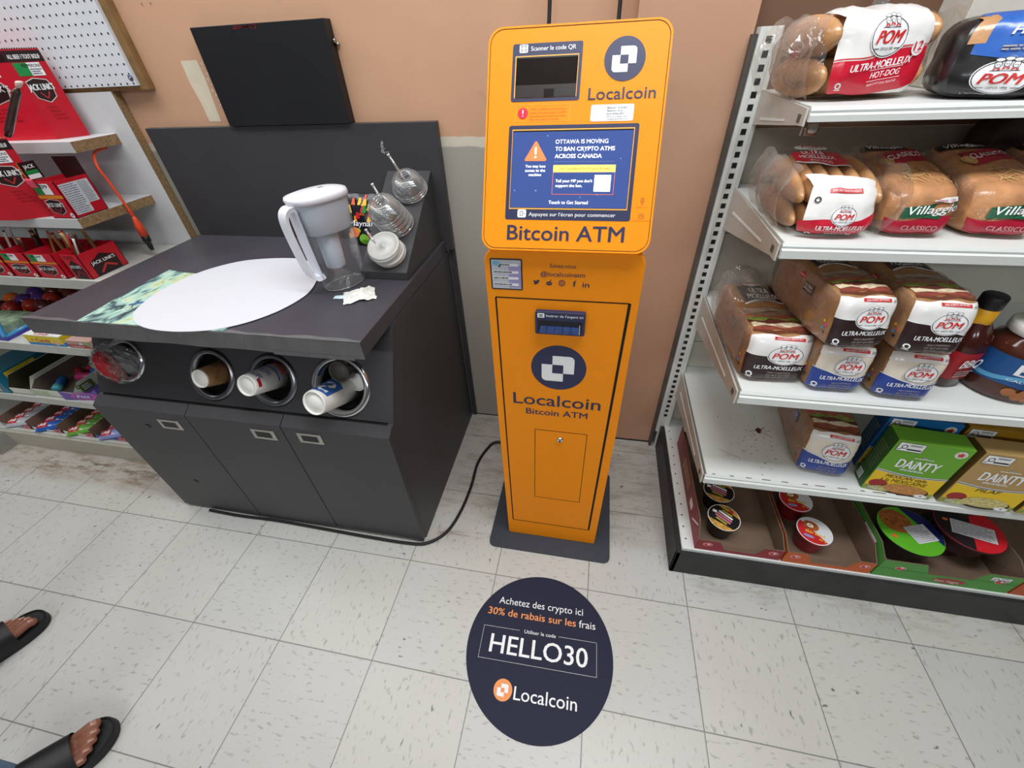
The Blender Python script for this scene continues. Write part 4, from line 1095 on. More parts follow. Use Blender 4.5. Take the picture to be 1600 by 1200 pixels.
def sandwich_loaf(loc, w, d, h, style, label, rz=0.0, seed=0, lean=.02, group=None, loose=False, top=True):
    t = thing('bread_loaf', label, 'bread', loc, math.radians(rz), group)
    B = Block(w, d, h, 7, seed, .0022, lean)
    mb = MB(); B.fill(mb, crust, 14)
    F, T, Lf = B.side('front'), B.side('top'), B.side('left')
    if style == 'blue': d_band(mb, F, -.93, .93, -.9, .93, crumb, .0007, 14, 14)
    mb.build('loaf', t, label='golden brown loaf seen through the bag')
    mb = MB(); ink_ = p_blue if style == 'blue' else p_brown
    edge = lambda u: .02 + .16 * (1 if u < -.55 else math.cos((u + .55) * 1.9)) * (1 if u < .5 else 1) - .05 * u
    if style == 'blue':
        edge = lambda u: -.08 + .14 * math.cos((u - .0) * 2.6 + 2.4)
        d_band(mb, F, -1, 1, -1, edge, ink_, .0014, 22, 8)
        d_band(mb, F, -.95, .97, .66, lambda u: 1 - .03 * math.sin(u * 7 + seed), p_white, .0013, 20, 5)
    else:
        d_band(mb, F, -1, .98, lambda u: edge(u) - .02, lambda u: .97 - .05 * math.sin(u * 5 + seed) , p_white, .0013, 22, 10)
        d_band(mb, F, -1, 1, -1, edge, ink_, .0018, 22, 8)
    d_band(mb, F, -1, 1, lambda u: edge(u) - .012, lambda u: edge(u) + .02, white, .0023, 22, 1)
    pom_logo(mb, F, .16, .22, .50, .36)
    d_band(mb, F, -.28, .62, lambda u: .80 - .04 * u, lambda u: .90 - .04 * u, pom_red, .0022, 10, 1)
    d_text(mb, F, 'SANS AGENTS ARTIFICIELS', -.2, .82, .74, .055, white, .0028, .01)
    d_text(mb, F, '675 g', .68, .76, .24, .08, black, .0026, .01, .2)
    d_text(mb, F, 'ULTRA-MOELLEUX', -.66, -.36, 1.42, .155, white, .0030, .035, .12)
    for i, s in enumerate(('PAIN À SANDWICH', 'DE BLÉ ENTIER' if style != 'blue' else 'PAIN BLANC TRANCHÉ', '100% WHOLE WHEAT' if style != 'blue' else 'SLICED WHITE', 'SANDWICH BREAD')):
        d_textc(mb, F, s, .12, -.53 - i * .115, .66 + .05 * (i % 2), .068, ghost, .0030, .008, .15)
    recycle(mb, F, -.74, -.62, .10, w / h)
    if style != 'blue': d_band(mb, F, -.42, .55, -.99, -.92, M('print_rose', '#c66a6a', .4), .0026, 8, 1)
    # printed top: dark shield with lettering, sandwich picture towards the front
    if top:
        d_band(mb, T, -.62, .66, lambda u: -.05 + .22 * math.cos(u * 1.8), lambda u: .72, ink_, .0016, 16, 8)
        d_band(mb, T, -.66, .70, lambda u: -.10 + .22 * math.cos(u * 1.8), lambda u: -.055 + .22 * math.cos(u * 1.8), white, .0017, 16, 1)
        d_text(mb, T, 'ULTRA', -.30, .43, .62, .17, white, .0024, .03, .1); d_text(mb, T, 'MOELLEUX', -.46, .20, .98, .17, white, .0024, .03, .1)
        d_lines(mb, T, -.3, .0 + .1, .42, .17, 2, ghost, .0024, seed)
        for i, (h_, a) in enumerate((('#6b3a2a', -.93), ('#8b4436', -.82), ('#d8c6a8', -.72), ('#5f2e26', -.62), ('#7d8a3c', -.53), ('#a4574a', -.45), ('#8a735f', -.36), ('#9b8a7a', -.24))):
            d_band(mb, T, -.9 + .08 * math.sin(i), .9, lambda u: a - .02 + .03 * math.sin(u * 6 + i * 2), lambda u: a + .09 + .03 * math.sin(u * 7 + i * 3), M('sandwich_print_%d' % i, h_, .4, var=.3, vscale=90), .0012 + i * .00008, 14, 1)
        d_disc(mb, T, -.02, .84, .34, .10, white, .0019, 18, 2); d_text(mb, T, 'POM', -.22, .79, .44, .10, pom_red, .0024, .04, .2)
    mb.build('front_label', t, label='printed bread bag label'); mb = MB()
    d_band(mb, Lf, .05, .32, lambda u: .25, lambda u: .62, ink_, .0014, 6, 3)
    d_text(mb, Lf, 'ULTRA', .08, .46, .20, .09, white, .0020, .02); d_text(mb, Lf, 'MOELLEUX', .07, .33, .22, .08, white, .0020, .02)
    d_disc(mb, Lf, -.08, .70, .09, .10, pom_red, .0014, 14); d_text(mb, Lf, 'POM', -.14, .67, .12, .06, white, .002, .03)
    for i, h_ in enumerate(('#e2b21f', '#d3408f', '#2f9fd8', '#222226')): d_disc(mb, Lf, .80 + .05 * (i % 2), -.1 - .13 * i, .03, .055, M('dot_' + h_, h_, .4), .0014, 10)
    mb.build('side_print', t, label='small printed tag and colour dots on the loaf side')
    mb = MB()
    # the gathered clear bag: thin film hugging the sides and flaring behind
    B2 = Block(w * 1.02, d * 1.015, h * 1.02, 6, seed + 11, .0055, lean, fr=22, off=(0, 0, 0))
    B2.fill(mb, bag_film, 12, .0008, ('left', 'right'))
    def flare(u, v):
        a = u * 2 * math.pi; k = 1 - .75 * v + (.5 * v * v if loose else 0)
        return Vector((w * .48 * k * math.cos(a) * (1 + .12 * math.sin(5 * a + seed) * v), d * (1 + .22 * v), h * .5 + h * .48 * k * math.sin(a) * (1 + .15 * math.sin(4 * a + seed) * v) + (.03 * v if loose else 0)))
    mb.grid(flare, 20, 5, bag_film2, True)
    if loose:
        def wing(u, v): return Vector((-w * .5 + w * .7 * u - .012 * math.sin(v * 5), d * .55 + d * .5 * v, h + .002 + (.035 + .012 * math.sin(u * 9 + v * 4)) * math.sin(v * 2.6) * (.6 + .4 * math.sin(u * 3))))
        mb.grid(wing, 10, 8, bag_film2, True)
        mb.grid(lambda u, v: Vector((-w * .5 - .004 - .016 * math.sin(v * 3.1) * u, d * .15 + d * .8 * u, h * (.25 + .85 * v) + .008 * math.sin(u * 12 + v * 6))), 10, 8, bag_film2, True)
    mb.build('clear_bag', t, label='clear plastic bag film')
    return t

g_br = 'brown and white bagged loaves on the middle shelf'; g_bl = 'blue and white bagged loaves under the brown ones'
sandwich_loaf((2.494, .222, .7225), .145, .30, .121, 'brown', 'brown and white bagged sandwich loaf standing alone against the shelf bracket', 2, 1, .02, g_br, True)
sandwich_loaf((2.617, .203, .7225), .118, .29, .118, 'blue', 'blue and white bagged loaf under the stacked brown loaf next to the lone one', 0, 2, .012, g_bl, top=False)
sandwich_loaf((2.745, .194, .7225), .118, .29, .118, 'blue', 'blue and white bagged loaf under the stacked brown loaf next to the sauce bottle', -2, 3, .012, g_bl, top=False)
sandwich_loaf((2.604, .190, .846), .118, .285, .114, 'brown', 'brown and white bagged loaf on top of blue loaf, its long crust side showing', 8, 4, .024, g_br)
sandwich_loaf((2.730, .184, .846), .118, .285, .114, 'brown', 'brown and white bagged loaf on top of blue loaf, beside the sauce bottle cap', 2, 5, .024, g_br)
sandwich_loaf((2.722, .226, .4115), .128, .29, .142, 'blue', 'blue and white bagged loaf alone on the stained shelf beside the rice boxes', -6, 6, .024)

def bun_rows(mb, w, d, h, nx, seed):
    rnd = random.Random(seed)
    for lay in range(2):
        for i in range(nx):
            cy = d * (i + .5) / nx
            mb.ball((rnd.uniform(-.003, .003), cy, h * (.27 + .46 * lay)), w * .47, d / nx * .56, h * .27, crust_b, 18, 10)
def hotdog_pack(loc, w, d, h, label, rz, seed, style):
    t = thing('hot_dog_buns', label, 'bread', loc, math.radians(rz))
    mb = MB()
    rnd = random.Random(seed)
    for lay in range(2):
        for i in range(6):
            mb.ball((-w / 2 + w * (i + .5) / 6, d * .5, h * (.27 + .46 * lay)), w / 12 * 1.08, d * .41, h * .25, crust_b, 18, 12)
    if style != 'top': mb.v = [(v[0], v[1], v[2] * (1 - .30 * (1 - min(1, max(0, v[1] / d))))) for v in mb.v]
    mb.build('buns', t, label='golden hot dog buns in two layers')
    sl = 0.0 if style == 'top' else .30
    B = Block(w * 1.01, d, h * 1.02, 4.2, seed, .0042, .025, fr=15, slope=sl)
    F, T, Lf = B.side('front'), B.side('top'), B.side('left')
    mb = MB()
    if style == 'top':
        eb = lambda u: .02 + .22 * u + .04 * math.sin(u * 6)
        d_band(mb, F, -.86, .80, lambda u: eb(u) - .01, 1, p_white, .001, 20, 8); d_band(mb, T, -.86, .80, -1, lambda u: -.1 - .2 * abs(u), p_white, .001, 18, 8)
        d_band(mb, F, -.86, .80, lambda u: -1 + max(0, .32 * u), eb, p_red, .0014, 20, 8)
        d_band(mb, F, -.3, .80, -1, lambda u: -1 + max(0, .30 * u), p_white, .0013, 12, 3)
        d_band(mb, F, -.86, .80, lambda u: eb(u) + .03, lambda u: eb(u) + .055, pom_red, .0016, 20, 1)
        pom_logo(mb, F, -.02, .38, .30, .42, .0026)
        Sr = lambda u, v, l: F(u, v + .16 * u, l)
        d_text(mb, Sr, 'ULTRA-MOELLEUX', -.54, -.26, 1.0, .155, white, .0040, .03, .1); d_text(mb, Sr, 'HOT-DOG', -.16, -.47, .48, .13, white, .0040, .012, .1)
        d_line(mb, Sr, (-.2, -.29), (.36, -.29), .012, white, .004, 6); d_line(mb, Sr, (-.2, -.53), (.36, -.53), .012, white, .004, 6)
        d_text(mb, Sr, 'PAINS À HOT-DOG TRANCHÉS', -.17, -.64, .5, .055, white, .004, .0)
        d_disc(mb, Sr, .53, .06, .125, .20, white, .0036, 24, 2); d_text(mb, Sr, '12', .44, -.02, .17, .19, pom_red, .0046, .03); d_text(mb, Sr, 'PAINS', .475, -.09, .11, .05, pom_red, .0046, .0)
        recycle(mb, F, -.66, -.68, .06, w / h)
    else:
        eb = lambda u: -.22 + .20 * abs(u) ** 2 * (1 if u > 0 else -.3) - .05 * math.sin(u * 5)
        d_band(mb, F, -.72, .98, lambda u: eb(u) - .01, 1, p_white, .001, 20, 8); d_band(mb, T, -.72, .95, -1, lambda u: -.62 - .1 * u, p_white, .001, 18, 5)
        d_band(mb, F, -.84, .98, -1, eb, p_red, .0014, 20, 8)
        pom_logo(mb, F, .12, -.05, .26, .34, .0026)
        d_band(mb, F, -.30, .45, .74, .88, pom_red, .002, 10, 1); d_text(mb, F, 'SANS GRAS TRANS NI AGENTS', -.26, .77, .66, .07, white, .003, .005)
        d_text(mb, F, 'ULTRA-MOELLEUX', -.42, -.56, 1.02, .16, white, .0036, .03, .08); d_text(mb, F, 'HOT-DOG', -.16, -.83, .60, .14, white, .0036, .012, .08)
        d_line(mb, F, (-.2, -.62), (.5, -.62), .012, white, .0036, 6)
        recycle(mb, F, -.55, -.82, .08, w / h); d_ring(mb, F, -.52, .52, .075, .11, .03, black, .0028, 16, 1.4)
        # red shield with lettering over the top
        d_band(mb, T, -.70, .45, lambda u: -.15 - .18 * u, lambda u: .38, p_red, .0014, 12, 6); d_band(mb, T, -.72, .47, lambda u: -.20 - .18 * u, lambda u: -.15 - .18 * u, white, .0015, 12, 1)
        St = lambda u, v, l: T(u, v - .1 * u, l)
        d_text(mb, St, 'ULTRA', -.45, .20, .5, .13, white, .0026, .03); d_text(mb, St, 'MOELLEUX', -.55, .04, .80, .13, white, .0026, .03); d_text(mb, St, 'HOT-DOG', -.35, -.12, .48, .11, white, .0026, .0)
        d_disc(mb, T, -.1, .60, .42, .17, white, .0016, 20, 2); d_text(mb, T, 'POM', -.36, .52, .54, .17, pom_red, .0026, .04, .2)
    d_text(mb, Lf, 'POM', -.1, -.05, .3, .22, pom_red, .0024, .04, .2)
    mb.build('bag_print', t, label='printed red and white bag label')
    B2 = Block(w * 1.10, d * 1.03, h * 1.05, 3.4, seed + 4, .008, .02, fr=14, slope=sl)
    mb = MB(); B2.fill(mb, bag_film2, 16, .001, ('left', 'right')); B2.fill(mb, bag_film, 16, .001, ('back',))
    def tail(side):
        def fn(u, v):
            a = (u - .5) * 2; k = 1 - .35 * v
            return Vector((side * (w * .52 + .035 * v + .008 * math.sin(u * 14 + seed)), d * (.5 + .42 * a * k), h * (.48 + .46 * k * math.sin((u + .15) * 4) * (1 - .2 * v)) ))
        return fn
    for s_ in (-1, 1):
        mb.grid(lambda u, v: Vector((s_ * (w * .53 + .03 * math.sin(v * 3.1) * (.6 + .4 * math.sin(u * 11 + seed))), d * (.08 + .84 * u), h * (.04 + .92 * v) + .004 * math.sin(u * 17))), 12, 10, bag_film2, True)
    mb.build('clear_bag', t, label='clear plastic bag film')
    return t
hotdog_pack((2.537, .405, 1.2555), .215, .20, .130, 'red and white twelve bag of hot dog buns on the topmost shelf', 15, 3, 'top')
hotdog_pack((2.508, .272, 1.0435), .158, .27, .128, 'red and white bag of hot dog buns against the bracket of the second shelf', 0, 8, 'front')

# hamburger buns: black and blue bag
hb = thing('hamburger_buns', 'black and bright blue bag of hamburger buns on the topmost shelf', 'bread', (2.728, .350, 1.2555), math.radians(-17))
B = Block(.225, .165, .114, 5.0, 21, .004, .03, fr=14)
mb = MB(); B.fill(mb, p_black, 14); F, T = B.side('front'), B.side('top')
mb.build('bag', hb, label='black plastic bag')
mb = MB(); d_band(mb, F, -.80, 1, lambda u: .10 - .18 * math.sin((u + .8) * 1.5), 1, p_blue2, .0012, 20, 8); d_band(mb, T, -.80, 1, -1, lambda u: -.35, p_blue2, .0012, 16, 8)
d_band(mb, F, -.92, -.66, .35, 1, crust_b, .0014, 6, 5); d_band(mb, T, -.92, -.66, -1, -.75, crust_b, .0014, 6, 3)
d_text(mb, F, 'HAMBURGER', -.42, .52, 1.15, .20, white, .0036, .03, .12); d_text(mb, F, 'PAINS / BUNS', -.25, .36, .42, .08, white, .0036, 0, .12); d_lines(mb, F, -.45, .16, .3, .30, 2, ghost, .0034, 2)
pom_logo(mb, F, -.30, -.46, .34, .40, .0030)
d_text(mb, F, 'L’amour', -.75, -.92, .35, .07, ghost, .0034, 0, .2)
mb.build('bag_print', hb, label='bright blue printed panel with white lettering')

# rustic loaves
def rustic(loc, w, d, h, label, rz, seed):
    t = thing('rustic_loaf', label, 'bread', loc, math.radians(rz), 'red and green bagged rustic loaves')
    B = Block(w, d, h, 4.5, seed, .003, .03, fr=16, slope=.28); F, T, Lf = B.side('front'), B.side('top'), B.side('left')
    mb = MB(); B.fill(mb, crust_r, 14); mb.build('loaf', t)
    mb = MB()
    d_band(mb, F, -.92, .96, -1, lambda u: -.18 + .10 * math.sin(u * 2.5), p_crim, .0014, 20, 6)
    Sr = lambda u, v, l: F(u, v + .10 * u, l)
    d_poly(mb, Sr, [(-.55, -.12), (-.5, .28), (.1, .34), (.55, .42), (.98, .38), (.92, .05), (.5, -.02), (.45, -.22), (.0, -.12)], p_green, .0030)
    d_text(mb, Sr, 'Villaggio', -.46, .02, 1.34, .30, white, .0044, .02, .22); d_text(mb, F, 'CLASSICO', -.42, -.62, .92, .19, M('print_rose_pale', '#dba9ae', .4), .0030, .012)
    d_poly(mb, F, [(.15, .48), (.45, .60), (.85, .62), (.9, .46), (.6, .42)], white, .0034); d_text(mb, F, 'Depuis 1988', .25, .47, .5, .08, p_crim, .0040, .02)
    d_band(mb, F, -.9, .9, -.98, -.90, M('print_rose', '#c66a6a', .4), .0022, 8, 1)
    wheat = M('wheat_print', '#cfae6c', .45, var=.1)
    rnd = random.Random(seed)
    for i in range(46):
        a, b = rnd.uniform(-.45, .85), rnd.uniform(-.95, -.25); d_line(mb, T, (a, b), (a + rnd.uniform(-.2, .2), b + rnd.uniform(.03, .14)), .018, wheat, .0016 + i * .00002, 2)
    d_band(mb, T, -.55, .88, lambda u: -.10 + .25 * u, lambda u: .40 + .25 * u, p_crim, .0016, 14, 5); d_text(mb, lambda u, v, l: T(u, v + .25 * u, l), 'CLASSICO', -.4, .08, 1.1, .17, white, .0030, .01)
    d_disc(mb, T, -.50, -.05, .20, .13, wheat, .0024, 18, 2); d_ring(mb, T, -.50, -.05, .14, .09, .02, crust_r, .0028, 18, .65)
    d_band(mb, T, -.9, .6, .50, .85, p_black, .0014, 12, 3); d_text(mb, T, 'Villaggio', -.7, .58, 1.1, .18, white, .0028, .02, .2)
    mb.build('bag_print', t, label='crimson and green printed bag label')
    B2 = Block(w * 1.05, d * 1.02, h * 1.04, 4, seed + 2, .006, .03, fr=16, slope=.28); mb = MB(); B2.fill(mb, bag_film, 12, .001, ('left', 'right')); mb.build('clear_bag', t)
rustic((2.655, .285, 1.0435), .128, .28, .122, 'red and green bagged rustic loaf next to the hot dog bun bag', -2, 13)
rustic((2.797, .290, 1.0435), .132, .28, .122, 'red and green bagged rustic loaf in the middle of its row', -4, 14)
rustic((2.945, .30, 1.0435), .132, .28, .122, 'red and green bagged rustic loaf at the far end of its row', -5, 15)
dk = thing('dark_bread_bag', 'dark brown bag behind the red and green rustic loaves', 'bread', (2.99, .60, 1.0435), 0.1)
B = Block(.19, .09, .165, 4, 31, .003, fr=14); mb = MB(); B.fill(mb, M('dark_bag', '#3a2a22', .35, spec=.5, var=.2, bump=.3, bscale=30), 12); mb.build('bag', dk)

# white carton with red corner behind the buns, clear tube on the wall
wc = thing('white_carton', 'white carton with a red arc behind the black and blue bun bag', 'carton', (2.86, .615, 1.2555), -.08)
mb = MB(); cw = M('carton_white', '#d8d2c8', .5, var=.04); mb.box(-.14, .14, -.06, .06, 0, .165, cw, .002)
CF = Flat((0, -.06, 0), (1, 0, 0), (0, 0, 1)); n = 14
for r0, r1, mm in ((.10, .15, p_red), (0, .10, M('carton_pale', '#cbbfb8', .5))):
    pts = [(.14 - r1 * math.cos(math.pi / 2 * i / n), .165 - .17 + (r1 + .02) * math.sin(math.pi / 2 * i / n)) for i in range(n + 1)]
    d_poly(mb, CF, [(a, min(.163, b)) for a, b in pts] + [(.14, -.0 + .001)], mm, .0006 if r0 else .0009)
d_text(mb, CF, 'HOT', -.12, .145, .05, .012, black, .001, .01)
mb.build('box', wc)
mb = MB(); mb.prism([(2.575, 1.256), (2.60, 1.256), (2.655, 1.60), (2.63, 1.60)], 'y', .68, .695, film('clear_tube', .3, .1, '#f2f0ee', .1))
tag(mb.build('clear_tube'), 'clear plastic strip leaning on the brown wall above the hot dog buns', 'plastic strip')

# sauce bottle and jar
sb = thing('sauce_bottle', 'dark barbecue sauce bottle with black cap and yellow collar behind the loaves', 'bottle', (2.868, .30, .7225), .3)
sauce = M('dark_sauce', '#3a1410', .15, spec=.7, var=.15); glassy = M('jar_brown', '#4a231a', .12, spec=.7, var=.1)
mb = MB(); oval_shell(mb, [(.030, .036, 0, 0), (.034, .042, .006, 0), (.034, .042, .10, 0), (.030, .038, .13, 0), (.021, .023, .150, 0), (.0165, .0175, .160, 0), (.0165, .0175, .18, 0)], sauce, 28, True, p=3); mb.build('bottle_body', sb)
mb = MB(); oval_shell(mb, [(.0345, .0425, .025, 0), (.0348, .0428, .026, 0), (.0348, .0428, .092, 0), (.0345, .0425, .093, 0)], M('sauce_label', '#9c1c24', .4), 28, p=3)
LS = Flat((-.0349, .03, 0), (0, -1, 0), (0, 0, 1)); d_text(mb, LS, 'BBQ', .006, .058, .048, .020, white, .0012, .04, .2); d_disc(mb, LS, .045, .085, .007, .0045, white, .0012, 14)
LS2 = Flat((-.025, -.0429, 0), (1, 0, 0), (0, 0, 1)); d_text(mb, LS2, 'BBQ', .002, .058, .046, .020, white, .0012, .04, .2); d_lines(mb, LS2, .004, .032, .046, .05, 3, ghost, .0012, 4)
mb.build('label', sb, label='red label with white lettering')
mb = MB(); mb.lathe([(.0215, .150), (.0225, .153), (.0215, .182), (.0195, .184)], (0, 0, 0), M('yellow_collar', '#e0a41c', .35, var=.15, vscale=40), n=28); mb.build('collar', sb, label='yellow neck band')
mb = MB(); mb.lathe([(.0205, .183), (.0215, .185), (.0215, .208), (.019, .211), (0, .211)], (0, 0, 0), black, n=28); mb.build('cap', sb, label='black cap')
jr = thing('spread_jar', 'big brown spread jar with a blue label at the end of the loaf shelf', 'jar', (2.978, .283, .7225))
mb = MB(); mb.lathe([(0, 0), (.060, 0), (.067, .006), (.068, .03), (.066, .09), (.066, .105), (.060, .122), (.050, .130), (.048, .140), (0, .140)], (0, 0, 0), glassy, n=44); mb.build('jar_body', jr)
def jar_S(u, v, l=0): a = -2.35 + u; r = .0684 + l; return Vector((r * math.cos(a), r * math.sin(a), v))
mb = MB(); lbl_b = M('jar_blue_label', '#1c4f8a', .3, spec=.5, var=.1)
d_band(mb, jar_S, -1.3, 1.6, lambda u: .030 + .012 * math.cos(u * 1.4), .104, lbl_b, .0004, 28, 6); d_band(mb, jar_S, -1.2, 1.5, lambda u: .050 + .006 * math.sin(u * 3), lambda u: .060 + .006 * math.sin(u * 3), M('jar_pale_blue', '#5aa5cf', .35), .001, 24, 2)
d_text(mb, jar_S, 'Bl', .15, .068, .7, .026, white, .0014, .03, .2); d_text(mb, jar_S, 'CALORIES', .1, .053, .9, .0055, white, .0016, 0)
for a in (.35, .6, .85, .72): d_disc(mb, jar_S, a, .024 + .006 * math.sin(a * 20), .16, .010, M('hazelnut_print', '#a8683f', .4, var=.2), .0012 + a * .0004, 16, 2)
mb.build('label', jr, label='blue label')
mb = MB(); mb.lathe([(.0505, .138), (.053, .140), (.053, .156), (.050, .159), (0, .159)], (0, 0, 0), M('jar_lid', '#e8e4de', .35, var=.02), n=40); mb.build('lid', jr)

# rice boxes
def rice_box(loc, rz, label, main, side, title, w=.150, h=.188, d=.052, front=True):
    t = thing('rice_box', label, 'rice box', loc, math.radians(rz), 'boxed rice mixes')
    mm = M('rice_' + main, main, .4, spec=.4, var=.02); ms = M('rice_' + side, side, .45, var=.03)
    mb = MB(); mb.box(-w / 2, w / 2, 0, d, 0, h, mm, .0008)
    Lf = Flat((-w / 2, d, 0), (0, -1, 0), (0, 0, 1)); d_rect(mb, Lf, .0008, .001, d - .0008, h - .001, ms, .0005); 
    for i in range(9): d_rect(mb, Lf, .008 + i * .0018, .012, .0088 + i * .0018 + .0006 * (i % 3), .034, white if i % 2 else black, .0009)
    d_rect(mb, Lf, .006, .010, .028, .036, white, .0006)
    d_lines(mb, Lf, .006, .06, .044, .15, 9, M('rice_small_' + side, '#66745a', .5), .0008, 4)
    mb.build('carton', t)
    F = Flat((-w / 2, 0, 0), (1, 0, 0), (0, 0, 1)); mb = MB()
    magnifier(mb, F, .006, h - .034, .052, .028, .0008)
    d_disc(mb, F, w - .020, h - .020, .0115, .0115, white, .0008); d_disc(mb, F, w - .020, h - .020, .010, .010, M('leaf_ring', '#c9d8c9', .4), .001)
    d_poly(mb, F, [(w - .020 + r_ * math.cos(a), h - .020 + r_ * math.sin(a)) for a, r_ in [(math.pi / 2 + i * math.pi / 5, .0085 if i % 2 == 0 else .0045) for i in range(10)]], pom_red, .0013)
    d_text(mb, F, 'DAiNTY', .030, .098, .086, .030, white, .0010, .035); d_lines(mb, F, .045, .088, .105, .095, 2, white, .001, 2); d_disc(mb, F, w / 2, .140, .006, .003, ghost, .001, 12); d_lines(mb, F, .055, .134, .095, .138, 1, white, .001, 1)
    ye = M('rice_yellow', '#e8c21d', .4, var=.03)
    d_band(mb, F, 0.0008, w - .0008, .002, lambda u: .078 - .01 * math.sin(u * 20), ye, .0010, 16, 2); d_band(mb, F, .0008, w - .0008, lambda u: .078 - .01 * math.sin(u * 20), lambda u: .0845 - .01 * math.sin(u * 20), white, .0011, 16, 1)
    d_band(mb, F, .0008, w - .0008, lambda u: .0795 - .01 * math.sin(u * 20), lambda u: .0825 - .01 * math.sin(u * 20), gp, .0013, 16, 1)
    for i, (s, ww) in enumerate(title): d_textc(mb, F, s, w * .48, .0575 - i * .0150, ww * 1.15, .0118, M('title_brown', '#4a2f12', .4), .0013, .02, .15)
    d_band(mb, F, .0008, w - .0008, .002, .020, M('rice_veg', '#9aa24c', .4, var=.3, vscale=70), .0012, 8, 1)
    d_disc(mb, F, .026, .030, .020, .015, M('rice_tomato', '#9c2323', .35, var=.15), .0014, 20); d_disc(mb, F, .038, .012, .024, .010, M('rice_lettuce', '#b9b77a', .4, var=.3, vscale=80), .0017, 18)
    d_disc(mb, F, .088, .018, .052, .021, M('rice_dish', '#3a2418', .4), .0016, 30); d_disc(mb, F, .088, .022, .047, .018, M('rice_grain_' + main, '#c08648' if main != '#b3935c' else '#c9bd7c', .5, var=.35, vscale=220), .0019, 30)
    d_disc(mb, F, .128, .008, .014, .0065, white, .0022, 18); d_textc(mb, F, '4', .128, .0055, .005, .006, black, .0025, .02); d_text(mb, F, '255 g', .010, .008, .022, .007, white, .0022, .02, .1)
    mb.build('front_print', t, label='printed front with title, rice dish picture and notice')
    return t
rice_box((2.890, .196, .4115), -6, 'green rice box reading MEXICAN at the front of the shelf', '#6aa52e', '#2e5a24', [('MEXICAN style', .075), ('à la MEXICAINE', .085)])
rice_box((3.058, .182, .4115), -4, 'tan rice box reading PILAF beside the green one', '#b3935c', '#6b5226', [('PILAF', .042)])
rice_box((3.222, .172, .4115), -4, 'yellowish rice box at the end of the front row', '#c79a3a', '#6b5226', [('PILAF', .042)])
rice_box((2.905, .272, .4115), -6, 'blue rice box standing behind the green rice box', '#1f6ba8', '#123f6e', [('RIZ', .03)], h=.196)
rice_box((3.068, .262, .4115), -4, 'mustard rice box standing behind the tan rice box', '#a67a22', '#6b5226', [('RIZ', .03)], h=.194)

# ------------------------------------------------------------------ cardboard trays with noodle cups
card_in = M('cardboard_inside', '#75604f', .7, var=.08, vscale=14); card_edge = M('cardboard_edge', '#b08a5e', .8)
def tray(name, label, x0, x1, y0, y1, z0, hs, colr, notch, mark=None):
    """hs: heights (left wall, right wall, back, front corners, front middle)"""
    cx, cy = (x0 + x1) / 2, y0
    t = thing(name, label, 'cardboard tray', (cx, cy, z0), 0, 'cardboard noodle trays on the bottom deck')
    w, d = x1 - x0, y1 - y0; T_ = .0025; hl, hr, hb_, hf, hm = hs
    mo = M('tray_' + colr, colr, .5, var=.05, vscale=20)
    mb = MB(); mb.box(-w / 2, w / 2, 0, d, 0, T_, card_in)
    for sx_, hh in ((-1, hl), (1, hr)):
        xi = sx_ * (w / 2 - T_); xo = sx_ * w / 2
        pts = [(0, 0), (d, 0), (d, hh), (d * .10, hh), (0, hf)]
        mb.prism(pts, 'x', min(xi, xo), max(xi, xo), card_in)
        S = Flat((xo, d if sx_ < 0 else 0, 0), (0, -1 if sx_ < 0 else 1, 0), (0, 0, 1))
        fl = (lambda p: (d - p[0], p[1])) if sx_ < 0 else (lambda p: p)
        d_poly(mb, S, [fl(p) for p in pts], mo, .0004)
        if sx_ < 0 and mark: mark(mb, S, d, hh)
    mb.box(-w / 2, w / 2, d - T_, d, 0, hb_, card_in)
    fp = [(-w / 2, 0), (w / 2, 0), (w / 2, hf), (w / 2 - notch[1], hf), (w / 2 - notch[1] - .02, hm), (-w / 2 + notch[0] + .02, hm), (-w / 2 + notch[0], hf), (-w / 2, hf)]
    def conv(mb, a, b, y_a, y_b, mat): mb.box(a[0], b[0], y_a, y_b, 0, b[1], mat)
    segs = [(-w / 2, -w / 2 + notch[0], hf, hf), (-w / 2 + notch[0], -w / 2 + notch[0] + .02, hf, hm), (-w / 2 + notch[0] + .02, w / 2 - notch[1] - .02, hm, hm), (w / 2 - notch[1] - .02, w / 2 - notch[1], hm, hf), (w / 2 - notch[1], w / 2, hf, hf)]
    FS = Flat((0, 0, 0), (1, 0, 0), (0, 0, 1))
    for a, b, h1, h2 in segs:
        mb.prism([(a, 0), (b, 0), (b, h2), (a, h1)], 'y', 0, T_, card_in); d_poly(mb, FS, [(a, 0), (b, 0), (b, h2), (a, h1)], mo, .0004)
    b_ = mb.build('tray', t)
    mb = MB()
    for q, cxq in ((0, -w / 2 + notch[0] * .5), (1, w / 2 - notch[1] * .5)):
        if q: mb.build('emblem', t, label='round red emblem on the tray front'); mb = MB()
        d_disc(mb, FS, cxq, hf * .62, min(.013, notch[q] * .33), .0085, white, .0008, 20); d_disc(mb, FS, cxq, hf * .62, min(.0115, notch[q] * .30), .0073, red, .0011, 20); d_disc(mb, FS, cxq + .002, hf * .66, .004, .003, white, .0014, 12)
    mb.build('emblem', t, label='round red emblem on the tray front')
    return t, FS, w, d
def red_mark(mb, S, d, hh):
    d_rrect(mb, S, d * .12, .012, d * .62, hh - .012, .008, M('tray_dark_red', '#6d1b25', .5), .0008)
    d_lines(mb, S, d * .30, .03, d * .58, .075, 3, M('tray_gold', '#b4923e', .5), .0012, 3)
    d_line(mb, S, (d * .80, .03), (d * .92, hh - .02), .006, white, .0012); d_rrect(mb, S, d * .66, .03, d * .74, .06, .006, white, .0011)
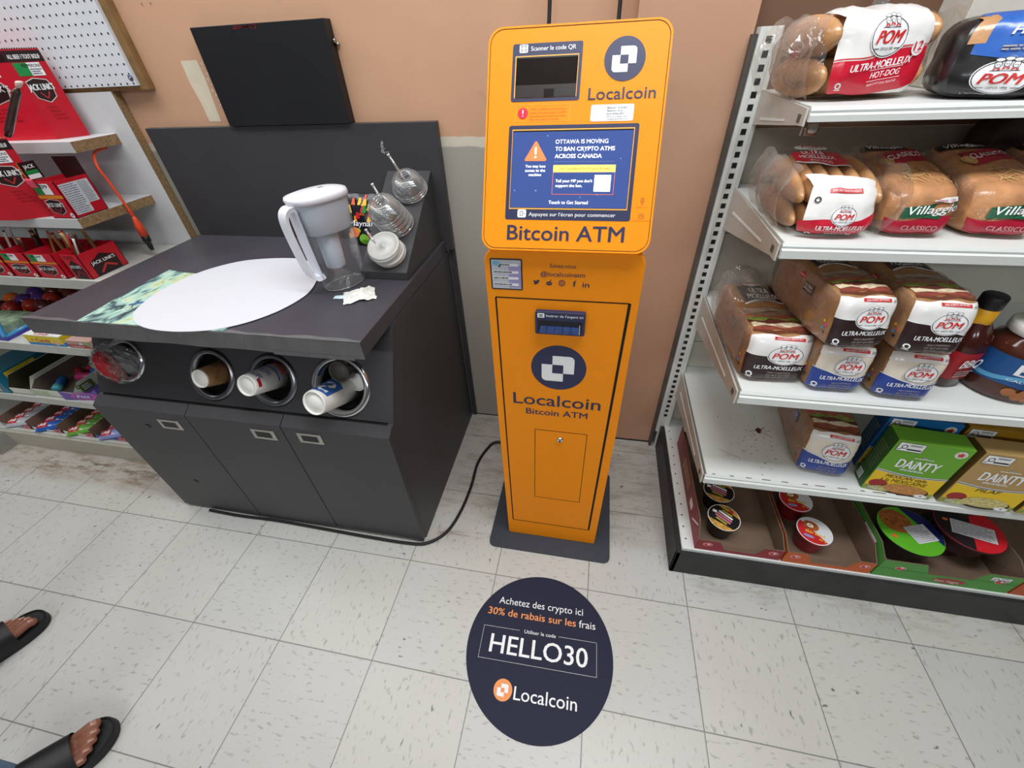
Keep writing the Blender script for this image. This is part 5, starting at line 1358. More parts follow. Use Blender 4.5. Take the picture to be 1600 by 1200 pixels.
tray('noodle_tray', 'dark red cardboard tray holding two black noodle cups at the deck corner', 2.446, 2.686, .121, .56, .1345, (.095, .075, .07, .052, .014), '#8c2430', (.062, .050), red_mark)
tray('noodle_tray', 'orange cardboard tray holding two red and white noodle cups', 2.692, 2.924, .120, .56, .1345, (.075, .085, .07, .055, .016), '#c25a22', (.055, .045))
gt, gFS, gw, gd = tray('noodle_tray', 'bright green cardboard tray holding big noodle bowls', 2.930, 3.262, .120, .56, .1345, (.105, .105, .07, .082, .040), '#4f9440', (.105, .085))
mb = MB(); d_disc(mb, gFS, .02, .020, .040, .013, M('tray_emblem_red', '#a83a3a', .5), .0009, 24); d_text(mb, gFS, 'Soon Veggie', -.016, .014, .060, .010, M('tray_emblem_pale', '#d9e6cf', .5), .0013, .02, .2)
d_rect(mb, gFS, -gw / 2, .044, gw / 2, .0455, M('tray_fold', '#356b2b', .6), .0008); magnifier(mb, Flat((-gw / 2, gd, 0), (0, -1, 0), (0, 0, 1)), gd - .12, .03, .07, .06, .0008); magnifier(mb, gFS, gw / 2 - .07, .055, .045, .018, .0009)
mb.build('tray_emblem', gt, label='red and white emblem')
tray('noodle_tray', 'rust orange cardboard tray at the end of the bottom deck, mostly out of view', 3.268, 3.50, .120, .56, .1345, (.095, .085, .07, .06, .03), '#b8512a', (.055, .045))

def noodle_cup(loc, label, rz, kind, R=.046, H=.070, name='noodle_cup', group='noodle cups in the trays'):
    t = thing(name, label, 'noodle cup', loc, math.radians(rz), group)
    body = {'black': M('cup_black', '#1d191a', .35, var=.1), 'red': M('cup_red_shiny', '#a11f2c', .3, var=.05), 'green': M('bowl_black', '#1c1b1f', .3, var=.1), 'crimson': M('bowl_maroon', '#3b1820', .3, var=.2, vscale=30)}[kind]
    mb = MB(); mb.lathe([(0, 0), (R * .72, 0), (R * .74, .003), (R * .93, H - .006), (R, H - .005), (R * 1.02, H - .002), (R, H)], (0, 0, 0), body, n=40)
    if kind in ('black', 'red'): mb.lathe([(R * .735, .004), (R * .80, H * .34)], (0, 0, .0006), film('cup_clear_base', .35), n=40)
    mb.build('cup', t)
    L = Flat((0, 0, H + .0002), (1, 0, 0), (0, 1, 0)); mb = MB(); R2 = R * 1.0
    if kind == 'black':
        d_disc(mb, L, 0, 0, R2, R2, M('lid_noodle_gold', '#c39444', .35, var=.4, vscale=120), .0002, 40); d_ring(mb, L, 0, 0, R2 * 1.02, R2 * 1.02, .0016, white, .0004, 40)
        d_poly(mb, L, [(R2 * .97 * math.cos(a), R2 * .97 * math.sin(a)) for a in [2.2 + i * .12 for i in range(13)]] + [(R2 * .97 * math.cos(a), R2 * .97 * math.sin(a)) for a in [5.6 + i * .12 for i in range(10)]], M('lid_black', '#1b181a', .35), .0006)
        pk, yl = M('lid_pink', '#c97a86', .4), M('lid_yellow_green', '#a8a23c', .4)
        for i, (mm, ww) in enumerate(((yl, .034), (white, .046), (pk, .05), (pk, .05), (yl, .036))):
            d_rect(mb, lambda u, v, l: L(u * .93 + v * .2, v * .9 - u * .25, l), -ww / 2, .019 - i * .010, ww / 2, .0255 - i * .010, mm, .0010)
        d_rect(mb, L, -.036, .004, -.024, .014, white, .001); d_disc(mb, L, .014, .030, .007, .006, red, .0011, 12)
    elif kind == 'red':
        d_disc(mb, L, 0, 0, R2, R2, M('lid_silver', '#dcdde0', .25, var=.03), .0002, 40); d_ring(mb, L, 0, 0, R2 * 1.02, R2 * 1.02, .0016, white, .0004, 40)
        d_poly(mb, L, [(R2 * .96 * math.cos(a), R2 * .96 * math.sin(a)) for a in [2.6 + i * .15 for i in range(21)]], M('lid_red', '#c8262c', .35), .0006)
        d_disc(mb, L, -.010, .014, .021, .017, M('lid_soup', '#a8582a', .35, var=.4, vscale=110), .0009, 24); d_disc(mb, L, -.012, .014, .009, .007, white, .0012, 16); d_disc(mb, L, -.012, .014, .0045, .0035, M('egg_yolk', '#e9a52c', .4), .0015, 12)
        d_text(mb, L, 'Shin Bowl', -.024, -.014, .050, .010, M('lid_yellow', '#f0c832', .4), .0012, .04, .1); d_disc(mb, L, -.014, -.026, .014, .005, M('lid_lilac', '#9a93c8', .4), .0012, 16); d_text(mb, L, '86 g', .012, -.028, .018, .006, M('lid_yellow', '#f0c832', .4), .0013, .03)
    elif kind == 'green':
        d_disc(mb, L, 0, 0, R2, R2, M('lid_green', '#5fb52c', .3, spec=.5, var=.03), .0002, 44)
        d_poly(mb, L, [(R2 * .985 * math.cos(a), R2 * .985 * math.sin(a)) for a in [-.35 + i * .09 for i in range(24)]], M('lid_navy', '#1f2560', .3), .0006)
        d_disc(mb, L, -.030, .022, .040, .040, M('lid_noodles', '#a6622e', .35, var=.5, vscale=90), .0008, 28)
        d_rect(mb, lambda u, v, l: L(u * .85 - v * .5, v * .85 + u * .5, l), -.012, -.042, .052, .012, M('paper_label', '#dcdce2', .45, var=.04), .0012); d_lines(mb, lambda u, v, l: L(u * .85 - v * .5, v * .85 + u * .5, l), -.009, -.04, .049, .010, 9, M('label_grey', '#a9a9b2', .5), .0016, 7)
        d_disc(mb, L, -.045, -.035, .008, .006, M('lid_orange', '#e8703a', .35), .0012, 14)
    else:
        d_disc(mb, L, 0, 0, R2, R2, M('lid_bright_red', '#d0202a', .3, spec=.5, var=.03), .0002, 44)
        d_poly(mb, L, [(R2 * .985 * math.cos(a), R2 * .985 * math.sin(a)) for a in [1.3 + i * .13 for i in range(26)]], M('lid_charcoal', '#241c20', .3), .0006)
        d_poly(mb, L, [(-.02, .06), (.0, .03), (.03, .05), (.01, .07)], M('lid_brown', '#3d2a26', .35, var=.3), .001)
        d_rect(mb, lambda u, v, l: L(u + v * .25, v - u * .12, l), -.042, -.036, .056, .014, M('paper_label', '#dcdce2', .45, var=.04), .0012); d_lines(mb, lambda u, v, l: L(u + v * .25, v - u * .12, l), -.039, -.034, .053, .012, 8, M('label_grey', '#a9a9b2', .5), .0016, 9)
        d_disc(mb, L, -.052, .012, .007, .005, M('lid_orange', '#e8703a', .35), .0012, 12)
    mb.build('lid', t, label='printed foil lid')
    return t
DZ = .1345 + .0026
noodle_cup((2.527, .196, DZ), 'black noodle cup at the front of the dark red tray', -25, 'black')
noodle_cup((2.531, .298, DZ), 'black noodle cup half hidden behind another in the dark red tray', -10, 'black')
noodle_cup((2.779, .19, DZ), 'red and white noodle cup at the front of the orange tray', -20, 'red')
noodle_cup((2.762, .30, DZ), 'red and white noodle cup half hidden behind another in the orange tray', -5, 'red')
noodle_cup((3.035, .222, DZ), 'big green lidded noodle bowl with a pale paper label in the green tray', -12, 'green', .079, .088, 'noodle_bowl', 'big noodle bowls in the green tray')
noodle_cup((3.172, .262, DZ), 'big maroon noodle bowl standing under the red lidded one', -12, 'crimson', .070, .05, 'noodle_bowl', 'big noodle bowls in the green tray')
noodle_cup((3.178, .240, DZ + .0512), 'big red lidded noodle bowl with a pale paper label on top of another bowl', -8, 'crimson', .079, .062, 'noodle_bowl', 'big noodle bowls in the green tray')
# ------------------------------------------------------------------ pegboard on the wall
wood = M('worn_wood_strip', '#8a6a42', .65, var=.25, vscale=20)
pbw = M('pegboard_white', '#d9dde2', .45, var=.04, vscale=6)
pg = thing('pegboard', 'white perforated pegboard with a thin wooden edge on the tan wall', 'pegboard', (.15, .72, 1.31))
PGO = (.15, .72, 1.31)
mb = MB(); mb.box(-.45, .622, .714, .724, 1.318, 1.90, pbw)
PGF = Flat((0, .714, 0), (1, 0, 0), (0, 0, 1))
for i in range(34):
    for j in range(18):
        d_disc(mb, PGF, .612 - i * .0242, 1.3235 + j * .0236, .0030, .0030, black, .0006, 8)
mb.build('perforated_panel', pg, PGO)
mb = MB(); mb.box(-.45, .646, .724, .7495, 1.306, 1.90, wood, .001); mb.build('wooden_frame', pg, PGO)
mb = MB(); mb.lathe([(0, 0), (.0085, 0), (.0085, .001), (0, .0012)], (.611, .7138, 1.338), M('stud_blue_grey', '#5b5f78', .4), (0, -1, 0), 20); d_line(mb, Flat((0, .7125, 0), (1, 0, 0), (0, 0, 1)), (.607, 1.336), (.615, 1.341), .0018, white, .0004); mb.build('round_sticker', pg, PGO, label='small round grey sticker')

# ------------------------------------------------------------------ candy shelving against the wall
chipb = M('raw_chipboard', '#8f7350', .8, var=.35, vscale=160)
mela = M('white_melamine', '#d4d6d8', .4, var=.03)
greym = M('pale_grey_metal', '#c3c4bd', .45, spec=.4, var=.05)
LO = (-.2, .5, 0)
lsh = thing('candy_shelving', 'pale shelving unit of candy and meat snacks between pegboard and floor, beside charcoal counter', 'shelves', LO)
XL = -1.1
mb = MB(); mb.box(XL, .505, .718, .748, .28, 1.306, mela); 
d_rect(mb, Flat((.505, .718, 0), (0, 1, 0), (0, 0, 1)), 0, .28, .030, 1.306, chipb, .0006)
mb.build('back_board', lsh, LO)
for (z0, z1, yf, xr) in ((1.162, 1.192, .560, .434), (.968, .997, .440, .434)):
    mb = MB(); mb.box(XL, xr, yf, .718, z0, z1, mela)
    d_rect(mb, Flat((xr, yf, 0), (0, 1, 0), (0, 0, 1)), 0, z0, .718 - yf, z1, chipb, .0006)
    mb.build('board_shelf', lsh, LO)
for (zt, yf) in ((.810, .385), (.586, .290), (.297, .285)):
    mb = MB(); mb.box(XL, .532, yf + .004, .716, zt - .012, zt, greym); mb.box(XL, .532, yf, yf + .006, zt - .034, zt + .001, greym, .001); mb.build('metal_shelf', lsh, LO)
mb = MB(); mb.box(XL, .532, .704, .717, .09, .80, M('shelf_back_grey', '#8b8a82', .6, var=.05)); mb.build('back_panel', lsh, LO)
mb = MB(); mb.box(XL, .532, .248, .715, .082, .099, greym, .001); mb.box(XL, .532, .238, .256, 0, .090, M('beige_skirting', '#b5b0a2', .5, var=.06), .001); mb.build('base_deck', lsh, LO)
mb = MB(); mb.box(-1.1, -.563, .172, .715, 0, .086, M('grey_end_base', '#8d8a85', .5, var=.08), .001); mb.build('end_base', lsh, LO)

meat_red, meat_red2, meat_blk = M('snack_box_red', '#d31b30', .35, spec=.5, var=.03), M('snack_box_red_shaded', '#bd1a2a', .35, spec=.5, var=.03), M('snack_box_dark', '#2a1316', .4)  # second red: same card, side faces' shade put into the colour
meat_green = M('snack_green', '#1f8a45', .4)
def shield(mb, S, cx, cy, w, h, l=.0010):
    o = [(-.5, .36), (-.12, .5), (.4, .42), (.5, .2), (.42, -.28), (.05, -.5), (-.38, -.3)]
    d_poly(mb, S, [(cx + a * w * 1.08, cy + b * h * 1.08) for a, b in o], M('shield_edge', '#d8c9c4', .4), l); d_poly(mb, S, [(cx + a * w, cy + b * h) for a, b in o], meat_blk, l + .0003)
    d_line(mb, S, (cx - .16 * w, cy - .08 * h), (cx + .04 * w, cy - .36 * h), .05 * w, M('shield_red', '#b8302a', .4), l + .0006); d_line(mb, S, (cx + .04 * w, cy - .36 * h), (cx + .24 * w, cy - .06 * h), .05 * w, M('shield_red', '#b8302a', .4), l + .0006)
    d_text(mb, S, "JACK LINK'S", cx - w * .56, cy + .02 * h, w * 1.12, h * .26, white, l + .0009, .04, .08)
def vface(p, q):       # upright face between two floor points, z measured from p.z
    a, b = Vector(p), Vector(q); U = (b - a).normalized(); return Flat(a, U, (0, 0, 1)), (b - a).length
def tall_box(name, label, fl, cr, br, bl, z0, h, open_top=False):
    c = ((fl[0] + br[0]) / 2, (fl[1] + br[1]) / 2, z0)
    t = thing(name, label, 'snack box', c, 0, 'tall red meat snack boxes')
    L = lambda p: (p[0] - c[0], p[1] - c[1])
    P = [L(fl), L(cr), L(br), L(bl)]
    mb = MB(); mb.prism(P, 'z', 0, h, meat_red2)
    A, la = vface((*P[0], 0), (*P[1], 0)); B, lb = vface((*P[1], 0), (*P[2], 0))
    d_rect(mb, A, 0, 0, la, h, meat_red, .0004)
    mb.build('carton', t)
    mb = MB()
    for S, l_ in ((A, la), (B, lb)):
        d_rect(mb, S, 0, h * .87, l_, h * .985, meat_blk, .0008); d_text(mb, S, 'ALL BEEF / TOUT BŒUF', l_ * .08, h * .90, l_ * .84, h * .045, white, .0012, .03)
        d_rect(mb, S, l_ * .10, h * .72, l_ * .45, h * .86, meat_green, .0008); d_rect(mb, S, l_ * .45, h * .72, l_ * .80, h * .86, white, .0008); d_text(mb, S, 'PEPPERONI', l_ * .3, h * .81, l_ * .48, h * .035, black, .0012, .03); d_lines(mb, S, l_ * .47, h * .73, l_ * .78, h * .80, 3, gp, .0012, 1)
        shield(mb, S, l_ * .46, h * .56, l_ * .62, h * .26)
        for i, s in enumerate(('Feed Your', 'Wild Side', 'Nourrissez votre', 'côté sauvage')): d_text(mb, S, s, l_ * .28 + l_ * .02 * i, h * (.36 - .045 * i), l_ * (.30 + .06 * (i > 1)), h * .026, M('red_on_red', '#8c1420', .4), .0010, .01)
    for i in range(16): d_poly(mb, B, [(lb * i / 16, h), (lb * (i + 1) / 16, h), (lb * (i + .5) / 16, h + .004)], meat_blk if not open_top else card_edge, 0)
    mb.build('box_print', t, label='printed shield logo and flavour panels')
    return t
tall_box('snack_box', 'tall red meat snack box standing on the topmost chipboard shelf', (.06, .600), (.312, .618), (.357, .692), (.06, .70), 1.1925, .226)
tall_box('snack_box', 'tall red meat snack box standing on the second shelf under the topmost board', (-.10, .405), (.231, .419), (.325, .478), (-.10, .55), .9975, .160 + .06, True)
mb = MB(); ms = M('dark_meat_stick', '#3a1d18', .35, spec=.6, var=.25, vscale=60, coat=.5)
mb.tube([(.327, .512, 1.221), (.345, .513, 1.235), (.46, .518, 1.322), (.473, .519, 1.331)], [.010, .0112, .0108, .004], ms, 12, flat=.8); mb.tube([(.471, .519, 1.330), (.478, .519, 1.335), (.489, .5195, 1.344)], [.004, .009, .011], M('stick_wrapper_end', '#e6c9c2', .3), 10, flat=.35)
mb.v = [(v[0] - .022, v[1] - .012, v[2]) for v in mb.v]
tag(mb.build('meat_stick'), 'dark wrapped meat stick leaning out of the second tall red box', 'meat stick')

def open_box(name, label, x0, x1, y0, y1, z0, h, faces, group=None, hb_=None, lean=0.0):
    t = thing(name, label, 'snack box', ((x0 + x1) / 2, y0, z0), 0, group)
    w, d = x1 - x0, y1 - y0; T_ = .002; hb_ = hb_ or h
    mb = MB(); mb.box(-w / 2, w / 2, 0, d, 0, T_, card_in)
    mb.box(-w / 2, -w / 2 + T_, 0, d, 0, h, meat_red2); mb.box(w / 2 - T_, w / 2, 0, d, 0, h, meat_red2); mb.box(-w / 2, w / 2, 0, T_, 0, h, meat_red); mb.box(-w / 2, w / 2, d - T_, d, 0, hb_, meat_blk if hb_ > h else meat_red2)
    mb.box(-w / 2 + T_, w / 2 - T_, T_, d - T_, 0, h * .55, card_in)
    mb.build('carton', t)
    F = Flat((-w / 2, 0, 0), (1, 0, 0), (0, 0, 1)); R = Flat((w / 2, 0, 0), (0, 1, 0), (0, 0, 1)); mb = MB(); faces(mb, F, R, w, d, h)
    mb.build('box_print', t, label='printed panels of the red box'); return t
def f_small(mb, F, R, w, d, h):
    d_rect(mb, F, w * .08, h * .70, w * .34, h * .97, meat_green, .0006); d_rect(mb, F, w * .34, h * .70, w * .66, h * .97, white, .0006); d_text(mb, F, 'PEPP', w * .22, h * .84, w * .36, h * .1, black, .0009, .03)
    d_rect(mb, F, 0, h * .60, w, h * .68, M('snack_orange_band', '#e08a22', .4), .0006); shield(mb, F, w * .48, h * .34, w * .62, h * .42); d_disc(mb, F, w * .86, h * .10, w * .075, h * .075, white, .0008, 16); d_disc(mb, F, w * .86, h * .10, w * .03, h * .03, black, .0011, 10)
def f_nutri(mb, F, R, w, d, h):
    d_rect(mb, F, w * .06, h * .66, w * .36, h * .95, meat_green, .0006); d_rect(mb, F, w * .36, h * .66, w * .72, h * .95, white, .0006); d_text(mb, F, 'PEPP', w * .24, h * .82, w * .42, h * .1, black, .0009, .03)
    d_rect(mb, F, 0, h * .55, w, h * .64, M('snack_orange_band', '#e08a22', .4), .0006); shield(mb, F, w * .46, h * .32, w * .64, h * .42); d_disc(mb, F, w * .88, h * .09, w * .08, h * .07, white, .0008, 16); d_disc(mb, F, w * .88, h * .09, w * .03, h * .03, black, .0011, 10)
    nf = M('nutrition_white', '#c9cfd6', .5); d_rect(mb, R, d * .06, h * .08, d * .58, h * .90, nf, .0006); d_rect(mb, R, d * .58, h * .30, d * .92, h * .90, nf, .0006); d_lines(mb, R, d * .08, h * .10, d * .55, h * .88, 14, gp, .0009, 5, .35); d_lines(mb, R, d * .60, h * .32, d * .90, h * .88, 14, gp, .0009, 6, .35)
ob = open_box('snack_box', 'low open red snack box with a grey nutrition panel on its side, second shelf', .338, .432, .446, .552, .9975, .108, f_nutri, 'low open red snack boxes', .158)
mb = MB(); mb.box(-.047, -.045, .004, .05, .11, .158, meat_blk); d_rect(mb, Flat((-.0478, .0035, 0), (1, 0, 0), (0, 0, 1)), 0, .108, .0035, .158, M('snack_orange_band', '#e08a22', .4), .0004)
d_rect(mb, Flat((-.0449, .004, 0), (0, 1, 0), (0, 0, 1)), .006, .112, .04, .124, white, .0004); d_rect(mb, Flat((-.0449, .004, 0), (0, 1, 0), (0, 0, 1)), .006, .125, .04, .135, meat_green, .0004); d_text(mb, Flat((-.0449, .004, 0), (0, 1, 0), (0, 0, 1)), 'JACK', .008, .140, .03, .010, white, .0006, .03)
mb.build('header_card', ob, label='dark upright header card')
mb = MB(); mb.grid(lambda u, v: Vector((-.035 + .03 * u, -.001 - .012 * math.sin(v * 2.4), .105 + .02 * math.sin(v * 3.1) - .012 * v)), 3, 6, M('pink_flap', '#f0506a', .4), True); mb.build('price_flap', ob, label='bright pink flap')
for i, (xa, xb) in enumerate(((-.170, -.062), (-.055, .056), (.064, .172), (.180, .292))):
    open_box('snack_box', ['low open red snack box cut off by the frame, third shelf', 'second low open red snack box counted from the frame edge, third shelf', 'third low open red snack box counted from the frame edge, third shelf', 'low open red snack box beside the one with the black house emblem'][i], xa, xb, .392, .53, .8105, .086, f_small, 'low open red snack boxes')
def f_house(mb, F, R, w, d, h):
    for S, l_ in ((R, d), (F, w)):
        d_poly(mb, S, [(l_ * .16, 0.001), (l_ * .84, 0.001), (l_ * .84, h * .56), (l_ * .5, h * .80), (l_ * .16, h * .56)], meat_blk, .0006); d_text(mb, S, "JACK LINK'S", l_ * .18, h * .46, l_ * .62, h * .12, white, .0010, .03)
        rm = M('shield_red', '#b8302a', .4); d_line(mb, S, (l_ * .30, h * .10), (l_ * .50, h * .36), l_ * .05, rm, .001); d_line(mb, S, (l_ * .50, h * .36), (l_ * .74, h * .16), l_ * .05, rm, .001)
    d_lines(mb, F, w * .2, h * .82, w * .85, h * .97, 3, M('red_on_red', '#8c1420', .4), .0008, 2)
open_box('snack_box', 'open red snack box with a black house shaped emblem, third shelf end', .318, .390, .397, .532, .8105, .084, f_house, 'low open red snack boxes')
# wrapped sticks poking out of the low boxes
rnd = random.Random(12)
wr = [M('wrap_red', '#b5202c', .3, spec=.6), M('wrap_white', '#d8d2cc', .3), M('wrap_dark', '#43211d', .35), M('wrap_tan', '#b08a5a', .4)]
for i in range(20):
    x = rnd.uniform(-.15, .275) if i < 15 else rnd.uniform(.328, .378); y = rnd.uniform(.42, .50); L_ = rnd.uniform(.06, .10)
    box_i = [(-.165, -.07), (-.05, .05), (.07, .167), (.186, .287)]
    if i < 15: a, b = box_i[i % 4]; x = rnd.uniform(a + .01, b - .012)
    mb = MB(); dx, dy = rnd.uniform(-.025, .02), rnd.uniform(-.01, .05)
    A = Vector((x, y, .8105 + .050)); Bp = A + Vector((dx * .5, dy * .5, L_))
    mb.tube([A, A.lerp(Bp, .85), Bp], [.0055, .0055, .007], wr[i % 4], 8, flat=.5)
    d_ = (Bp - A).normalized(); mb.tube([Bp - d_ * .002, Bp + d_ * .006], [.0035, .008], wr[(i + 1) % 4], 6, flat=.3)
    tag(mb.build('snack_stick'), 'wrapped snack stick poking out of an open red box' if i < 15 else 'wrapped snack stick poking out of the box with the house emblem', 'snack stick', 'snack sticks in the third shelf boxes' if i < 15 else 'snack sticks in the end box')

# orange cord hanging in front of the boards
ocd = thing('extension_cord', 'bright orange cord with black plug hanging in front of the grey back board', 'cord', (.44, .60, .83)); OO = (.44, .60, .83)
och = M('orange_rubber', '#e8502a', .45, spec=.4, var=.04)
mb = MB(); mb.tube(smooth_path([(.395, .69, 1.155), (.412, .63, 1.15), (.429, .60, 1.116), (.437, .60, 1.07), (.443, .60, 1.027), (.449, .60, .975), (.450, .60, .95)]), .0042, och, 10); mb.build('cable', ocd, OO)
mb = MB(); mb.tube([(.450, .60, .957), (.450, .60, .945), (.449, .60, .925), (.447, .60, .889)], [.005, .0085, .0125, .0135], och, 14); 
for i in range(4): mb.lathe([(.0062, -.0012), (.0072, 0), (.0062, .0012)], (.450, .60, .962 + i * .0042), och, n=12)
mb.build('connector', ocd, OO, label='orange moulded connector')
mb = MB(); mb.tube([(.447, .60, .891), (.446, .60, .870), (.445, .60, .862)], [.0132, .0128, .009], black, 14); mb.tube([(.445, .60, .866), (.444, .60, .846), (.4435, .60, .836)], [.0085, .008, .006], black, 10); mb.box(.437, .451, .592, .608, .861, .864, steel); mb.build('plug', ocd, OO, label='black plug end')

# fourth shelf: shiny candy balls, tray and little cartons
cb_spots = [(-.335, .475, 'm'), (-.275, .47, 'r'), (-.215, .50, 'r'), (-.30, .535, 'p'), (-.245, .555, 'p'), (-.185, .56, 'r'), (-.37, .54, 'o'), (-.33, .60, 'p'), (-.26, .625, 'm'), (-.19, .63, 'm'), (-.40, .48, 'r'), (-.13, .60, 'm'), (-.15, .50, 'm')]
cbm = {'m': M('ball_maroon', '#5e1a1c', .15, spec=.7, var=.2), 'r': M('ball_red', '#b32a1c', .12, spec=.7, var=.12), 'p': M('ball_purple', '#5a2a86', .15, spec=.7, var=.12), 'o': M('ball_orange', '#f0742a', .2, spec=.6, var=.05)}
cby = M('ball_gold', '#e8b03a', .2, spec=.6)
nmz = {'m': 'maroon', 'r': 'red and gold', 'p': 'purple and gold', 'o': 'orange'}
for x, y, k in cb_spots:
    t = thing('candy_ball', {'m': 'dark maroon shiny wrapped candy ball on the fourth shelf', 'r': 'red and gold shiny wrapped candy ball on the fourth shelf', 'p': 'purple and gold shiny wrapped candy ball on the fourth shelf', 'o': 'single orange wrapped candy ball beside the maroon and purple ones'}[k], 'candy', (x, y, .5865), random.Random(x).uniform(-.6, .6), {'m': 'maroon candy balls', 'r': 'red candy balls', 'p': 'purple candy balls', 'o': None}[k])
    mb = MB(); blob(mb, (0, 0, .031), .030, cbm[k], x * 50, 1, .95, 1, 22, 16, .06); mb.sm = [True] * len(mb.sm)
    mb.build('wrapper', t)
    mb = MB(); blob(mb, (.004, -.014, .022), .018, cby if k != 'o' else white, x * 30, 1, .9, .8, 14, 10, .15); mb.sm = [True] * len(mb.sm); mb.build('gold_patch', t)
    mb = MB(); mb.tube([(.02, -.012, .012), (.038, -.022, .010), (.052, -.03, .012)], [.007, .005, .009], cbm['r' if k != 'o' else 'o'], 8, flat=.5); mb.ball((.055, -.032, .013), .008, .008, .007, M('twist_blue', '#4a9ad0', .3), 10, 6); mb.build('twist_end', t)
blue_pl = M('blue_tray_plastic', '#3f8fc4', .25, spec=.5, var=.08); vio = M('violet_card', '#4a3fae', .4)
bt = thing('blue_display_tray', 'blue rimmed clear candy display box with violet base, fourth shelf edge', 'display box', (-.16, .345, .5865))
mb = MB(); mb.box(-.12, .075, -.045, .13, 0, .012, vio, .001); mb.box(-.12, .075, -.046, -.043, 0, .022, vio); d_lines(mb, Flat((-.12, -.046, 0), (1, 0, 0), (0, 0, 1)), .03, .006, .17, .017, 1, white, .0006, 3); mb.build('base', bt)
mb = MB(); mb.tube(smooth_path([(.072, -.044, .015), (.062, -.030, .05), (.052, -.018, .072), (.03, -.01, .078), (-.11, -.01, .079)], 5), .0075, blue_pl, 10); mb.tube([(.072, -.044, .015), (.072, .12, .02)], .006, blue_pl, 8); mb.build('rim', bt, label='blue plastic rim')
mb = MB(); mb.grid(lambda u, v: Vector((-.12 + .18 * u, -.044 + .034 * v, .013 + .064 * v)), 4, 4, film('display_clear', .12), True); mb.build('clear_front', bt); 
mb = MB(); mb.prism([(-.12, -.02), (.05, -.02), (.05, .10), (-.12, .10)], 'z', .012, .040, M('display_green_print', '#8fa58a', .5, var=.5, vscale=35)); mb.build('contents', bt)
def carton(name, label, loc, w, d, h, colors, rz=0, deco=None, cat='candy box', group=None):
    t = thing(name, label, cat, loc, rz, group); mb = MB()
    mb.box(-w / 2, w / 2, 0, d, 0, h, M('carton_' + colors[0], colors[0], .4, var=.03), .0008); mb.build('carton', t)
    if deco:
        mb = MB(); deco(mb, Flat((-w / 2, 0, 0), (1, 0, 0), (0, 0, 1)), Flat((-w / 2, 0, h), (1, 0, 0), (0, 1, 0)), Flat((w / 2, 0, 0), (0, 1, 0), (0, 0, 1))); mb.build('print', t, label='coloured print')
    return t
yel, skyb = M('candy_yellow', '#e6cf2e', .4), M('candy_blue', '#3a86c8', .4)
def dk1(mb, F, T, R):
    d_rect(mb, F, 0, 0, .165, .012, skyb, .0005); d_rect(mb, F, 0, .012, .165, .042, yel, .0005); d_text(mb, F, 'Candy', .045, .016, .065, .016, M('candy_pink_red', '#c84a4a', .4), .0010, .04, .15); d_disc(mb, F, .135, .016, .014, .010, M('peach_print', '#e8b48a', .4), .0009, 14); d_disc(mb, F, .028, .022, .004, .004, red, .001, 8)
    d_rect(mb, T, 0, 0, .165, .02, M('candy_offwhite', '#e8e8e4', .4), .0005); d_text(mb, T, 'Candy', .045, .004, .065, .014, M('candy_pink_red', '#c84a4a', .4), .0010, .04, .15)
    d_rect(mb, R, 0, 0, .05, .016, skyb, .0005); d_rect(mb, R, 0, .016, .05, .042, M('candy_mustard', '#cdb52a', .4), .0005)
carton('candy_carton', 'little yellow, white and blue candy carton at the fourth shelf edge', (.118, .292, .5865), .165, .06, .043, ['#efefec'], 0, dk1)
def dk2(mb, F, T, R):
    d_rect(mb, F, 0, .002, .10, .016, M('candy_brick', '#b5483f', .4), .0005); d_text(mb, F, 'CANDY', .012, .005, .06, .007, white, .001, .02); d_poly(mb, F, [(.075, .03), (.10, .03), (.10, .005)], M('candy_leaf', '#8fc07a', .4), .0008); d_poly(mb, F, [(.055, .018), (.075, .018), (.065, .028)], white, .001)
carton('candy_carton', 'little brownish pink and green candy carton beside the charcoal counter, fourth shelf', (.272, .292, .5865), .105, .06, .032, ['#c09c92'], 0, dk2)

